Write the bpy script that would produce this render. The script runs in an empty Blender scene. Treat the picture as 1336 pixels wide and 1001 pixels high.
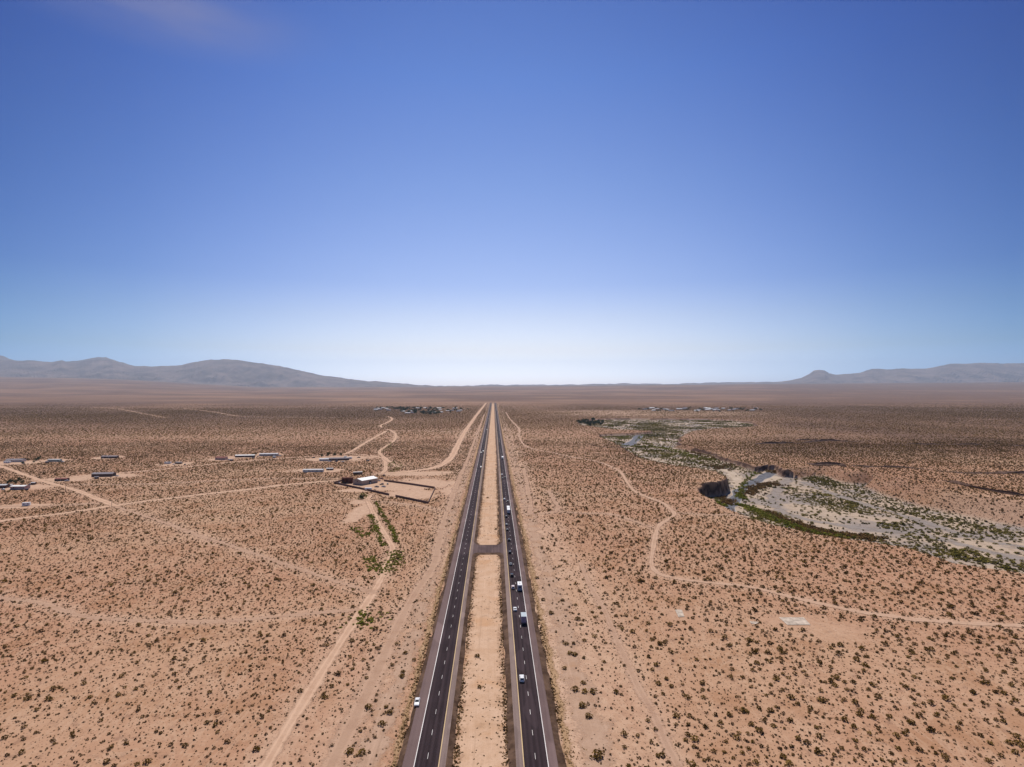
import bpy, bmesh, math, random
import numpy as np
from mathutils import Matrix, Vector

# ------------------------------------------------------------------ camera, sky, sun, exposure
scene = bpy.context.scene
COL = scene.collection
FPX, CX, CY, W0 = 760.0, 668.0, 500.5, 1336.0
CAMZ = 113.3
YAW, PITCH = math.radians(-1.81), math.radians(0.49)

cam_data = bpy.data.cameras.new("camera")
cam_data.sensor_fit = 'HORIZONTAL'
cam_data.sensor_width = 36.0
cam_data.lens = 36.0 * FPX / W0
cam_data.clip_start = 1.0
cam_data.clip_end = 150000.0
cam = bpy.data.objects.new("camera", cam_data)
cam.location = (0, 0, CAMZ)
cam.rotation_euler = (math.radians(90) + PITCH, 0, YAW)
COL.objects.link(cam)
scene.camera = cam

SUN_EL, SUN_AZ = math.radians(58), math.radians(-4)      # azimuth from +Y towards +X
world = bpy.data.worlds.new("World")
scene.world = world
world.use_nodes = True
wn, wl = world.node_tree.nodes, world.node_tree.links
wn.clear()
w_out = wn.new('ShaderNodeOutputWorld')
w_bg = wn.new('ShaderNodeBackground')
w_bg.inputs['Strength'].default_value = 0.10
sky = wn.new('ShaderNodeTexSky')
sky.sky_type = 'NISHITA'
sky.sun_disc = False
sky.sun_elevation = SUN_EL
sky.sun_rotation = SUN_AZ
sky.altitude = 600
sky.air_density = 1.0
sky.dust_density = 1.0
sky.ozone_density = 1.0
SKYTINT = True
w_geo = wn.new('ShaderNodeTexCoord')
w_sep = wn.new('ShaderNodeSeparateXYZ')
wl.new(w_geo.outputs['Generated'], w_sep.inputs[0])

def ramp(nodes, stops, interp='LINEAR'):
    r = nodes.new('ShaderNodeValToRGB')
    r.color_ramp.interpolation = interp
    el = r.color_ramp.elements
    while len(el) > 1:
        el.remove(el[-1])
    el[0].position, el[0].color = stops[0][0], (*stops[0][1], 1)
    for p, c in stops[1:]:
        e = el.new(p)
        e.color = (*c, 1)
    return r
# sky deepens with height; lens vignette is painted in sideways (directions in the world)
SKY_ELEV = [(0.0, (1.648, 1.7379, 2.3895)), (0.0224, (1.648, 1.7379, 2.3895)), (0.0643, (1.4214, 1.2478, 1.3259)), (0.1202, (1.1248, 1.009, 1.1129)), (0.1736, (0.8078, 0.8136, 1.0448)), (0.3281, (0.5296, 0.6509, 0.9616)), (0.4694, (0.2787, 0.4677, 0.8786)), (0.5519, (0.1753, 0.338, 0.7451)), (0.75, (0.149, 0.2873, 0.6333)), (1.0, (0.1315, 0.2535, 0.5588))]
SKY_SIDE = [(0.0, (1.0, 1.0, 1.0)), (0.03, (0.88, 0.915, 0.96)), (0.085, (0.655, 0.755, 0.885)), (0.16, (0.39, 0.56, 0.76)), (0.246, (0.20, 0.40, 0.635)), (0.45, (0.20, 0.42, 0.62)), (1.0, (0.26, 0.48, 0.66))]
r_el = ramp(wn, SKY_ELEV)
r_sd = ramp(wn, SKY_SIDE)
wl.new(w_sep.outputs['Z'], r_el.inputs[0])
# horizontal angle from close to the view axis, as 1 - cos
w_h = wn.new('ShaderNodeVectorMath'); w_h.operation = 'MULTIPLY'
w_h.inputs[1].default_value = (1, 1, 0)
wl.new(w_geo.outputs['Generated'], w_h.inputs[0])
w_n = wn.new('ShaderNodeVectorMath'); w_n.operation = 'NORMALIZE'
wl.new(w_h.outputs[0], w_n.inputs[0])
w_d = wn.new('ShaderNodeVectorMath'); w_d.operation = 'DOT_PRODUCT'
w_d.inputs[1].default_value = (math.sin(math.radians(1.5)), math.cos(math.radians(1.5)), 0)
wl.new(w_n.outputs[0], w_d.inputs[0])
w_one = wn.new('ShaderNodeMath'); w_one.operation = 'SUBTRACT'
w_one.inputs[0].default_value = 1.0
wl.new(w_d.outputs['Value'], w_one.inputs[1])
wl.new(w_one.outputs[0], r_sd.inputs[0])
def mulcol(nodes, links, a, b):
    m = nodes.new('ShaderNodeMix'); m.data_type = 'RGBA'; m.blend_type = 'MULTIPLY'
    m.inputs[0].default_value = 1.0
    links.new(a, m.inputs[6]); links.new(b, m.inputs[7])
    return m.outputs[2]
w_sky = mulcol(wn, wl, mulcol(wn, wl, sky.outputs[0], r_el.outputs[0]), r_sd.outputs[0])
# one thin wisp of cirrus high to the left
cm = wn.new('ShaderNodeMapping'); cm.inputs['Rotation'].default_value = (0, 0, math.radians(-31)); cm.inputs['Scale'].default_value = (5, 5, 22)
wl.new(w_geo.outputs['Generated'], cm.inputs[0])
cn = wn.new('ShaderNodeTexNoise'); cn.inputs['Scale'].default_value = 1.3; cn.inputs['Detail'].default_value = 5; wl.new(cm.outputs[0], cn.inputs['Vector'])
cd = wn.new('ShaderNodeVectorMath'); cd.operation = 'DISTANCE'
_cdir = Vector((math.sin(math.radians(-30.5)) * math.cos(math.radians(29.5)), math.cos(math.radians(-30.5)) * math.cos(math.radians(29.5)), math.sin(math.radians(29.5))))
cs = wn.new('ShaderNodeVectorMath'); cs.operation = 'MULTIPLY'; cs.inputs[1].default_value = (1, 1, 4.5); wl.new(w_geo.outputs['Generated'], cs.inputs[0])
cd.inputs[1].default_value = (_cdir.x, _cdir.y, _cdir.z * 4.5); wl.new(cs.outputs[0], cd.inputs[0])
c1 = wn.new('ShaderNodeMapRange'); c1.interpolation_type = 'SMOOTHSTEP'; wl.new(cd.outputs['Value'], c1.inputs['Value'])
for k_, v_ in zip(('From Min', 'From Max', 'To Min', 'To Max'), (0.0, 0.26, 0.75, 0.0)): c1.inputs[k_].default_value = v_
c2 = wn.new('ShaderNodeMath'); c2.operation = 'MULTIPLY'; wl.new(c1.outputs[0], c2.inputs[0]); wl.new(cn.outputs['Fac'], c2.inputs[1])
cx = wn.new('ShaderNodeMix'); cx.data_type = 'RGBA'; wl.new(c2.outputs[0], cx.inputs[0]); wl.new(w_sky, cx.inputs[6]); cx.inputs[7].default_value = (2.3, 2.3, 3.6, 1)
wl.new(cx.outputs[2], w_bg.inputs['Color'])
wl.new(w_bg.outputs[0], w_out.inputs['Surface'])

sun_data = bpy.data.lights.new("sun", 'SUN')
sun_data.energy = 4.2
sun_data.angle = math.radians(0.53)
sun_data.color = (1.0, 0.95, 0.865)
sun = bpy.data.objects.new("sun", sun_data)
sd = Vector((math.sin(SUN_AZ) * math.cos(SUN_EL), math.cos(SUN_AZ) * math.cos(SUN_EL), math.sin(SUN_EL)))
sun.rotation_euler = sd.to_track_quat('Z', 'Y').to_euler()
sun.location = (0, 0, 400)
COL.objects.link(sun)

scene.view_settings.view_transform = 'Standard'
scene.view_settings.look = 'None'
scene.view_settings.exposure = 0.2
scene.view_settings.gamma = 1.0
scene.cycles.max_bounces = 5
scene.cycles.diffuse_bounces = 2
scene.cycles.transparent_max_bounces = 12
scene.cycles.volume_bounces = 0

# ------------------------------------------------------------------ where a photo pixel meets the ground
RX = np.array(Matrix.Rotation(YAW, 3, 'Z') @ Matrix.Rotation(math.radians(90) + PITCH, 3, 'X'))
def ray(px, py):
    d = np.stack([np.asarray(px, float) - CX, CY - np.asarray(py, float), np.full(np.shape(px), -FPX)], -1)
    d = d @ RX.T
    return d / d[..., 1:2]
def P(px, py, z=0.0):
    d = ray(px, py)
    t = (z - CAMZ) / d[..., 2]
    return np.stack([d[..., 0] * t, t], -1)
def PL(pts, z=0.0):
    a = np.array(pts, float)
    return P(a[:, 0], a[:, 1], z)

rng = np.random.default_rng(7)
R = random.Random(11)

def vnoise(x, y, scale, seed=0):
    x = np.asarray(x, float) / scale; y = np.asarray(y, float) / scale
    xi = np.floor(x); yi = np.floor(y); fx = x - xi; fy = y - yi
    fx = fx * fx * (3 - 2 * fx); fy = fy * fy * (3 - 2 * fy)
    def h(a, b):
        s = np.sin(a * 127.1 + b * 311.7 + seed * 74.7) * 43758.5453
        return s - np.floor(s)
    return (h(xi, yi) * (1 - fx) + h(xi + 1, yi) * fx) * (1 - fy) + (h(xi, yi + 1) * (1 - fx) + h(xi + 1, yi + 1) * fx) * fy
def fbm(x, y, scale, seed=0, n=3):
    s = 0; a = 0.5; t = 0
    for k in range(n):
        s = s + a * vnoise(x, y, scale / 2 ** k, seed + k * 13); t += a; a *= 0.5
    return s / t
def sstep(a, b, x):
    t = np.clip((x - a) / (b - a), 0, 1)
    return t * t * (3 - 2 * t)

def smooth_line(p, step=None, closed=False):
    p = np.asarray(p, float); n = len(p); out = []
    for i in range(n - 1):
        p0, p1, p2, p3 = p[max(i - 1, 0)], p[i], p[i + 1], p[min(i + 2, n - 1)]
        L = np.linalg.norm(p2 - p1)
        st = step if step else max(3.0, 0.008 * min(p1[1], p2[1]))
        k = max(1, int(L / st))
        t = np.linspace(0, 1, k, endpoint=False)[:, None]
        out.append(0.5 * (2 * p1 + (p2 - p0) * t + (2 * p0 - 5 * p1 + 4 * p2 - p3) * t ** 2 + (3 * p1 - p0 - 3 * p2 + p3) * t ** 3))
    out.append(p[-1:])
    return np.concatenate(out)

def dist_poly(x, y, pts, reach=None):
    """distance to a polyline, and the index of the nearest segment"""
    x = np.asarray(x, float); y = np.asarray(y, float)
    best = np.full(x.shape, 1e9); idx = np.zeros(x.shape, int)
    for i in range(len(pts) - 1):
        ax, ay = pts[i]; bx, by = pts[i + 1]
        dx, dy = bx - ax, by - ay
        L2 = dx * dx + dy * dy + 1e-9
        t = np.clip(((x - ax) * dx + (y - ay) * dy) / L2, 0, 1)
        d = np.hypot(x - ax - t * dx, y - ay - t * dy)
        m = d < best
        best = np.where(m, d, best); idx = np.where(m, i, idx)
    return best, idx
def inside(x, y, pts):
    c = np.zeros(np.shape(x), bool); n = len(pts); j = n - 1
    for i in range(n):
        xi, yi = pts[i]; xj, yj = pts[j]
        cond = ((yi > y) != (yj > y))
        xs = (xj - xi) * (y - yi) / (yj - yi + 1e-12) + xi
        c ^= cond & (x < xs)
        j = i
    return c

# ------------------------------------------------------------------ the river wash, scarps and far slopes as one height field
WASH_DEPTH = 18.0
_near = [(1700, 830), (1500, 790), (1336, 748), (1290, 741), (1250, 735), (1215, 725), (1180, 716), (1145, 708), (1110, 704), (1060, 695), (1010, 685), (985, 677), (960, 668), (935, 657), (916, 645), (908, 639)]
_notch = [(913, 632), (924, 629), (935, 629), (947, 622)]
_mid = [(935, 615), (905, 610), (870, 606), (835, 598), (812, 586), (800, 577), (785, 571)]
_bay = [(778, 566.5), (800, 565.5), (815, 565.3), (843, 563.7), (850, 562)]
_flat = [(800, 560), (755, 554), (752, 549), (775, 546.3), (800, 545.6), (840, 545.6), (880, 545.8), (925, 546), (960, 547.5), (985, 551), (990, 555.5), (965, 557.5), (930, 559), (905, 562), (888, 571)]
_far = [(890, 580), (908, 584), (928, 589), (950, 597), (972, 604), (988, 608), (1000, 606.5), (1014, 607), (1025, 612), (1040, 609), (1062, 606), (1084, 606), (1102, 609), (1112, 614)]
_slope = [(1128, 624), (1165, 640), (1210, 655), (1260, 671), (1336, 687), (1500, 722), (1700, 760)]
WPX = _near + _notch + _mid + _bay + _flat + _far + _slope
WASH = PL(WPX)
_k = len(WPX) - len(_slope)
_foot = PL(_slope, -WASH_DEPTH)                      # the far bank is a long gentle slope up from this foot
_foot = _foot + np.linspace(0.45, 1.0, len(_slope))[:, None] * np.array([34.0, 46.0])
WASH[_k:] = _foot
WASH_W = np.array([8.0] * len(_near) + [3.0] * len(_notch) + [12.0] * len(_mid) + [4.0] * len(_bay) + [9.0] * len(_flat) + [24.0, 16.0, 10.0, 7.0, 6.0, 5.0, 4.0, 9.0, 30.0, 38.0, 40.0, 40.0, 40.0, 44.0] + [62.0] * len(_slope))
WASH_BOX = (WASH[:, 0].min() - 60, WASH[:, 0].max() + 60, WASH[:, 1].min() - 60, WASH[:, 1].max() + 60)
WASH_RING = np.concatenate([WASH, WASH[:1]])

SCARPS = [
    (PL([(1056, 606.2), (1070, 606), (1084, 606.3), (1096, 607.5), (1104, 610)]), 4.2),  # pixel line of a low step whose face looks back at the camera, height in metres
    (PL([(985, 580), (1002, 579), (1025, 578.5), (1045, 578), (1070, 576.5), (1090, 576), (1107, 576.5)]), 5.5),
    (PL([(1040, 574.8), (1058, 574.6), (1075, 575.2), (1100, 575.5), (1130, 577)]), 4.0),
    (PL([(1110, 607.5), (1160, 610), (1200, 612), (1250, 617), (1292, 618), (1320, 618.5), (1380, 620)]), 5.0),
    (PL([(1150, 578), (1200, 580), (1240, 580), (1290, 581), (1380, 584)]), 2.5),
    (PL([(1240, 629), (1268, 636), (1290, 640.5), (1322, 646), (1350, 649)]), 4.5),
    (PL([(765, 579), (785, 583.5), (800, 584.2), (812, 584)]), 2.5),
]
LINE_PX = np.array([-400, 0, 84, 167, 250, 334, 420, 500, 668, 830, 1002, 1170, 1336, 1700], float)
LINE_Y = np.array([481, 489, 490.5, 493.5, 499, 504.8, 505.2, 504.5, 503.6, 502, 499.8, 498.6, 497, 494], float)
TOP_D = 18000.0
_lr = ray(LINE_PX, LINE_Y)
LINE_S, LINE_Z = _lr[:, 0], CAMZ + _lr[:, 2] * TOP_D

def wash_depth(x, y):
    x = np.asarray(x, float); y = np.asarray(y, float)
    dep = np.zeros(x.shape); sd = np.full(x.shape, -1e3)
    m = (x > WASH_BOX[0]) & (x < WASH_BOX[1]) & (y > WASH_BOX[2]) & (y < WASH_BOX[3])
    if m.any():
        xm, ym = x[m], y[m]
        d, i = dist_poly(xm, ym, WASH_RING)
        ins = inside(xm, ym, WASH)
        s = np.where(ins, d, -d)
        s = s + (fbm(xm, ym, 28, 3) - 0.5) * 14 * np.clip(np.abs(s) / 3, 0.35, 1) * (WASH_W[i] < 50)
        sd[m] = s
        dep[m] = WASH_DEPTH * sstep(0, 1, s / WASH_W[i])
    return dep, sd
def depth_scale(y):
    y = np.asarray(y, float)                          # the valley is shallower upstream
    return 1 - 0.64 * sstep(690, 890, y)
def PLW(pts):
    """photo points on the floor of the wash"""
    a = np.array(pts, float); z = np.full(len(a), -WASH_DEPTH)
    for _ in range(6):
        q = P(a[:, 0], a[:, 1], z); z = 0.5 * z - 0.5 * WASH_DEPTH * depth_scale(q[:, 1])
    return q
def far_rise(x, y):
    s = np.asarray(x, float) / np.maximum(np.asarray(y, float), 100.0)
    top = np.interp(s, LINE_S, LINE_Z)
    return top * sstep(4200, TOP_D * 1.25, np.asarray(y, float)) ** 1.2 * 1.0
def height(x, y):
    x = np.asarray(x, float); y = np.asarray(y, float)
    dep, _ = wash_depth(x, y)
    return far_rise(x, y) - dep * depth_scale(y)

# ------------------------------------------------------------------ helpers
def link(o):
    COL.objects.link(o); return o
def tag(o, label=None, cat=None, group=None, kind=None):
    if label: o['label'] = label
    if cat: o['category'] = cat
    if group: o['group'] = group
    if kind: o['kind'] = kind
    return o
def empty(name, loc, rz=0.0):
    o = bpy.data.objects.new(name, None)
    o.location = loc; o.rotation_euler = (0, 0, rz)
    o.empty_display_size = 0.5
    return link(o)
def mesh_np(name, V, F, mats, parent=None, attrs=None, midx=None, smooth=False):
    V = np.ascontiguousarray(V, np.float32); F = np.ascontiguousarray(F, np.int32)
    me = bpy.data.meshes.new(name)
    k = F.shape[1]
    me.vertices.add(len(V)); me.vertices.foreach_set("co", V.ravel())
    me.loops.add(F.size); me.loops.foreach_set("vertex_index", F.ravel())
    me.polygons.add(len(F))
    me.polygons.foreach_set("loop_start", np.arange(0, F.size, k, dtype=np.int32))
    if midx is not None: me.polygons.foreach_set("material_index", np.asarray(midx, np.int32))
    me.polygons.foreach_set("use_smooth", np.full(len(F), smooth, bool))
    for m in (mats if isinstance(mats, (list, tuple)) else [mats]): me.materials.append(m)
    for an, av in (attrs or {}).items():
        if av.ndim == 2:
            a = me.attributes.new(an, 'FLOAT_COLOR', 'POINT'); a.data.foreach_set("color", np.ascontiguousarray(av, np.float32).ravel())
        else:
            a = me.attributes.new(an, 'FLOAT', 'POINT'); a.data.foreach_set("value", np.ascontiguousarray(av, np.float32))
    me.update(calc_edges=True)
    o = bpy.data.objects.new(name, me)
    o.parent = parent
    return link(o)

class MB:
    """collects shapes for one mesh"""
    def __init__(s): s.v = []; s.f = []
    def poly(s, pts):
        n = len(s.v); s.v += [tuple(p) for p in pts]; s.f.append(tuple(range(n, n + len(pts)))); return s
    def loft(s, rings, cap=True, closed=True):
        n = len(s.v); k = len(rings[0])
        for r in rings: s.v += [tuple(p) for p in r]
        for i in range(len(rings) - 1):
            for j in range(k if closed else k - 1):
                a = n + i * k + j; b = n + i * k + (j + 1) % k
                s.f.append((a, b, b + k, a + k))
        if cap:
            s.f.append(tuple(n + j for j in range(k - 1, -1, -1)))
            s.f.append(tuple(n + (len(rings) - 1) * k + j for j in range(k)))
        return s
    def box(s, x0, x1, y0, y1, z0, z1, b=0.0):
        if b <= 0:
            return s.loft([[(x0, y0, z), (x1, y0, z), (x1, y1, z), (x0, y1, z)] for z in (z0, z1)])
        def ring(z, i):
            e = b * 0.6
            return [(x0 + i + e, y0 + i, z), (x1 - i - e, y0 + i, z), (x1 - i, y0 + i + e, z), (x1 - i, y1 - i - e, z), (x1 - i - e, y1 - i, z), (x0 + i + e, y1 - i, z), (x0 + i, y1 - i - e, z), (x0 + i, y0 + i + e, z)]
        return s.loft([ring(z0, b), ring(z0 + b, 0), ring(z1 - b, 0), ring(z1, b)])
    def cyl(s, c, axis, r0, r1, h, n=12):
        """from c along axis ('x','y','z') for h"""
        rings = []
        for t, r in ((0, r0), (1, r1)):
            ring = []
            for k in range(n):
                a = 2 * math.pi * k / n; u, w = r * math.cos(a), r * math.sin(a)
                if axis == 'x': ring.append((c[0] + t * h, c[1] + u, c[2] + w))
                elif axis == 'y': ring.append((c[0] + w, c[1] + t * h, c[2] + u))
                else: ring.append((c[0] + u, c[1] + w, c[2] + t * h))
            rings.append(ring)
        return s.loft(rings)
    def build(s, name, mat, parent=None, label=None, smooth=False):
        me = bpy.data.meshes.new(name)
        me.from_pydata(s.v, [], s.f); me.materials.append(mat)
        bm = bmesh.new(); bm.from_mesh(me); bmesh.ops.recalc_face_normals(bm, faces=bm.faces); bm.to_mesh(me); bm.free()
        if smooth:
            me.polygons.foreach_set("use_smooth", np.ones(len(me.polygons), bool))
        o = bpy.data.objects.new(name, me); o.parent = parent
        if label: o['label'] = label
        return link(o)
def copy_tree(o, parent=None):
    c = o.copy(); COL.objects.link(c); c.parent = parent
    for ch in [q for q in KIDS.get(o.name, [])] if o.name in KIDS else list(o.children):
        copy_tree(ch, c)
    return c
KIDS = {}

# ------------------------------------------------------------------ road geometry (x in metres, straight along +Y)
ROAD_Z = 0.8
LR = dict(out=-27.2, white=-23.7, div=-20.05, yellow=-16.4, inn=-14.3, toe_in=-12.2, toe_out=-29.0)
RR = dict(inn=6.8, yellow=9.1, div=12.75, white=16.4, out=19.3, toe_in=4.4, toe_out=21.8)
Y0, Y1 = 60.0, 4600.0

# ------------------------------------------------------------------ materials
def new_mat(name):
    m = bpy.data.materials.new(name); m.use_nodes = True
    nt = m.node_tree; nt.nodes.clear()
    out = nt.nodes.new('ShaderNodeOutputMaterial')
    return m, nt.nodes, nt.links, out
def noise(n, l, vec, scale, detail=3.0, rough=0.55):
    t = n.new('ShaderNodeTexNoise'); t.inputs['Scale'].default_value = scale
    t.inputs['Detail'].default_value = detail; t.inputs['Roughness'].default_value = rough
    if vec is not None: l.new(vec, t.inputs['Vector'])
    return t.outputs['Fac']
def mrange(n, l, v, a, b, c=0.0, d=1.0):
    t = n.new('ShaderNodeMapRange'); t.interpolation_type = 'SMOOTHSTEP'
    l.new(v, t.inputs['Value'])
    for k, val in zip(('From Min', 'From Max', 'To Min', 'To Max'), (a, b, c, d)): t.inputs[k].default_value = val
    return t.outputs['Result']
def mix(n, l, fac, a, b, mode='MIX'):
    t = n.new('ShaderNodeMix'); t.data_type = 'RGBA'; t.blend_type = mode
    for s, v in ((0, fac), (6, a), (7, b)):
        if isinstance(v, (int, float)): t.inputs[s].default_value = v
        elif isinstance(v, tuple): t.inputs[s].default_value = (*v, 1)
        else: l.new(v, t.inputs[s])
    return t.outputs[2]
def math_(n, l, op, a, b=None, clamp=False):
    t = n.new('ShaderNodeMath'); t.operation = op; t.use_clamp = clamp
    for s, v in ((0, a), (1, b)):
        if v is None: continue
        if isinstance(v, (int, float)): t.inputs[s].default_value = v
        else: l.new(v, t.inputs[s])
    return t.outputs[0]
def pbsdf(n, l, out, color, rough=0.9, metal=0.0, spec=0.2):
    b = n.new('ShaderNodeBsdfPrincipled')
    if isinstance(color, tuple): b.inputs['Base Color'].default_value = (*color, 1)
    else: l.new(color, b.inputs['Base Color'])
    if isinstance(rough, (int, float)): b.inputs['Roughness'].default_value = rough
    else: l.new(rough, b.inputs['Roughness'])
    b.inputs['Metallic'].default_value = metal
    b.inputs['Specular IOR Level'].default_value = spec
    if out is not None: l.new(b.outputs[0], out.inputs['Surface'])
    return b
def simple(name, color, rough=0.6, metal=0.0, spec=0.3, var=0.12, scale=1.5):
    m, n, l, out = new_mat(name)
    tc = n.new('ShaderNodeTexCoord')
    f = noise(n, l, tc.outputs['Object'], scale, 4)
    c = mix(n, l, mrange(n, l, f, 0.3, 0.7), tuple(max(0, x * (1 - var)) for x in color), tuple(min(1, x * (1 + var)) for x in color))
    pbsdf(n, l, out, c, rough, metal, spec)
    return m
def geo_pos(n):
    return n.new('ShaderNodeNewGeometry').outputs['Position']
def attr(n, name, kind='Fac'):
    a = n.new('ShaderNodeAttribute'); a.attribute_name = name
    return a.outputs[kind]

def ground_material():
    m, n, l, out = new_mat("desert_soil")
    pos = geo_pos(n)
    z = attr(n, 'zones', 'Color')
    za = attr(n, 'zones', 'Alpha')
    sp = n.new('ShaderNodeSeparateColor'); l.new(z, sp.inputs[0])
    wash, rock, brown = sp.outputs[0], sp.outputs[1], sp.outputs[2]
    big = noise(n, l, pos, 0.0045, 4, 0.6)
    med = noise(n, l, pos, 0.03, 4, 0.6)
    small = noise(n, l, pos, 0.22, 4, 0.6)
    fine = noise(n, l, pos, 1.6, 3, 0.6)
    c = mix(n, l, mrange(n, l, big, 0.35, 0.65), (0.40, 0.216, 0.132), (0.445, 0.272, 0.170))
    c = mix(n, l, mrange(n, l, med, 0.45, 0.68, 0, 0.75), c, (0.335, 0.172, 0.092))
    c = mix(n, l, mrange(n, l, small, 0.52, 0.72, 0, 0.6), c, (0.50, 0.315, 0.205))
    c = mix(n, l, mrange(n, l, small, 0.46, 0.30, 0, 0.6), c, (0.24, 0.135, 0.09))
    # shallow rills, paler where runoff has washed the soil
    mp = n.new('ShaderNodeMapping'); mp.inputs['Rotation'].default_value = (0, 0, 0.5); mp.inputs['Scale'].default_value = (0.04, 0.012, 0.02); l.new(pos, mp.inputs[0])
    rill = noise(n, l, mp.outputs[0], 1.0, 6, 0.7)
    rill.node.inputs['Distortion'].default_value = 1.2
    c = mix(n, l, mrange(n, l, math_(n, l, 'ABSOLUTE', math_(n, l, 'SUBTRACT', rill, 0.5)), 0.0, 0.03, 0.4, 0.0), c, (0.50, 0.33, 0.22))
    c = mix(n, l, brown, c, mix(n, l, mrange(n, l, med, 0.35, 0.65), (0.105, 0.060, 0.040), (0.175, 0.102, 0.070)))
    c = mix(n, l, za, c, mix(n, l, mrange(n, l, small, 0.3, 0.7), (0.47, 0.30, 0.205), (0.56, 0.38, 0.265)))
    # bare gravel and sand of the wash floor
    sand = mix(n, l, mrange(n, l, noise(n, l, pos, 0.018, 5, 0.65), 0.44, 0.58), (0.43, 0.325, 0.24), (0.28, 0.23, 0.20))
    sand = mix(n, l, mrange(n, l, noise(n, l, pos, 0.11, 4, 0.7), 0.5, 0.72, 0, 0.75), sand, (0.235, 0.165, 0.11))
    c = mix(n, l, wash, c, sand)
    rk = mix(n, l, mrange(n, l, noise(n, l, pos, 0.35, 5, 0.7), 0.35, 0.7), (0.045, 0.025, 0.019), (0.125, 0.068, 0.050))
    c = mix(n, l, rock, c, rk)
    # pebbles and litter
    vo = n.new('ShaderNodeTexVoronoi'); vo.inputs['Scale'].default_value = 0.9; l.new(pos, vo.inputs['Vector'])
    dots = mrange(n, l, vo.outputs['Distance'], 0.12, 0.30, 0.85, 0.0)
    c = mix(n, l, math_(n, l, 'MULTIPLY', dots, mrange(n, l, fine, 0.38, 0.55)), c, (0.10, 0.055, 0.035))
    b = pbsdf(n, l, out, c, 0.95, 0, 0.05)
    bp = n.new('ShaderNodeBump'); bp.inputs['Strength'].default_value = 0.6; bp.inputs['Distance'].default_value = 0.5
    l.new(math_(n, l, 'ADD', small, math_(n, l, 'MULTIPLY', fine, 0.25)), bp.inputs['Height'])
    l.new(bp.outputs[0], b.inputs['Normal'])
    return m
def ribbon_material(name, c1, c2, ruts=True, cut=0.35, opacity=1.0, rut_col=None, streak=False):
    m, n, l, out = new_mat(name)
    pos = geo_pos(n)
    e = attr(n, 'edge'); u = attr(n, 'across')
    n1 = noise(n, l, pos, 0.12, 5, 0.65); n2 = noise(n, l, pos, 1.1, 3, 0.6)
    c = mix(n, l, mrange(n, l, n1, 0.3, 0.7), c1, c2)
    c = mix(n, l, mrange(n, l, n2, 0.45, 0.75, 0, 0.4), c, tuple(x * 0.72 for x in c1))
    if streak:   # wheel marks and graded lines running along the highway
        mp = n.new('ShaderNodeMapping'); mp.inputs['Scale'].default_value = (0.7, 0.012, 1.0); l.new(pos, mp.inputs[0])
        st = noise(n, l, mp.outputs[0], 1.0, 5, 0.65)
        c = mix(n, l, mrange(n, l, noise(n, l, pos, 0.055, 3, 0.6), 0.52, 0.68, 0, 0.6), c, (c1[0] * 0.98, c1[1] * 0.86, c1[2] * 0.70))
        c = mix(n, l, mrange(n, l, noise(n, l, pos, 0.16, 5, 0.7), 0.56, 0.70, 0, 0.55), c, tuple(x * 0.68 for x in c1))
        c = mix(n, l, mrange(n, l, st, 0.5, 0.75, 0, 0.6), c, tuple(x * 0.74 for x in c1))
        c = mix(n, l, mrange(n, l, st, 0.45, 0.28, 0, 0.7), c, tuple(min(1, x * 1.14) for x in c2))
    if ruts:
        r = math_(n, l, 'ABSOLUTE', math_(n, l, 'SUBTRACT', math_(n, l, 'ABSOLUTE', u), 0.36))
        c = mix(n, l, mrange(n, l, r, 0.05, 0.2, 0.5, 0.0), c, rut_col or tuple(min(1, x * 1.18) for x in c2))
    b = pbsdf(n, l, None, c, 0.95, 0, 0.05)
    tr = n.new('ShaderNodeBsdfTransparent')
    a = math_(n, l, 'ADD', e, math_(n, l, 'MULTIPLY', math_(n, l, 'SUBTRACT', n1, 0.5), 1.9))
    a = math_(n, l, 'ADD', a, math_(n, l, 'MULTIPLY', math_(n, l, 'SUBTRACT', n2, 0.5), 1.1))
    f = mrange(n, l, a, cut - 0.22, cut + 0.3, 0, opacity)
    ms = n.new('ShaderNodeMixShader'); l.new(f, ms.inputs[0]); l.new(tr.outputs[0], ms.inputs[1]); l.new(b.outputs[0], ms.inputs[2])
    l.new(ms.outputs[0], out.inputs['Surface'])
    return m
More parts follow.
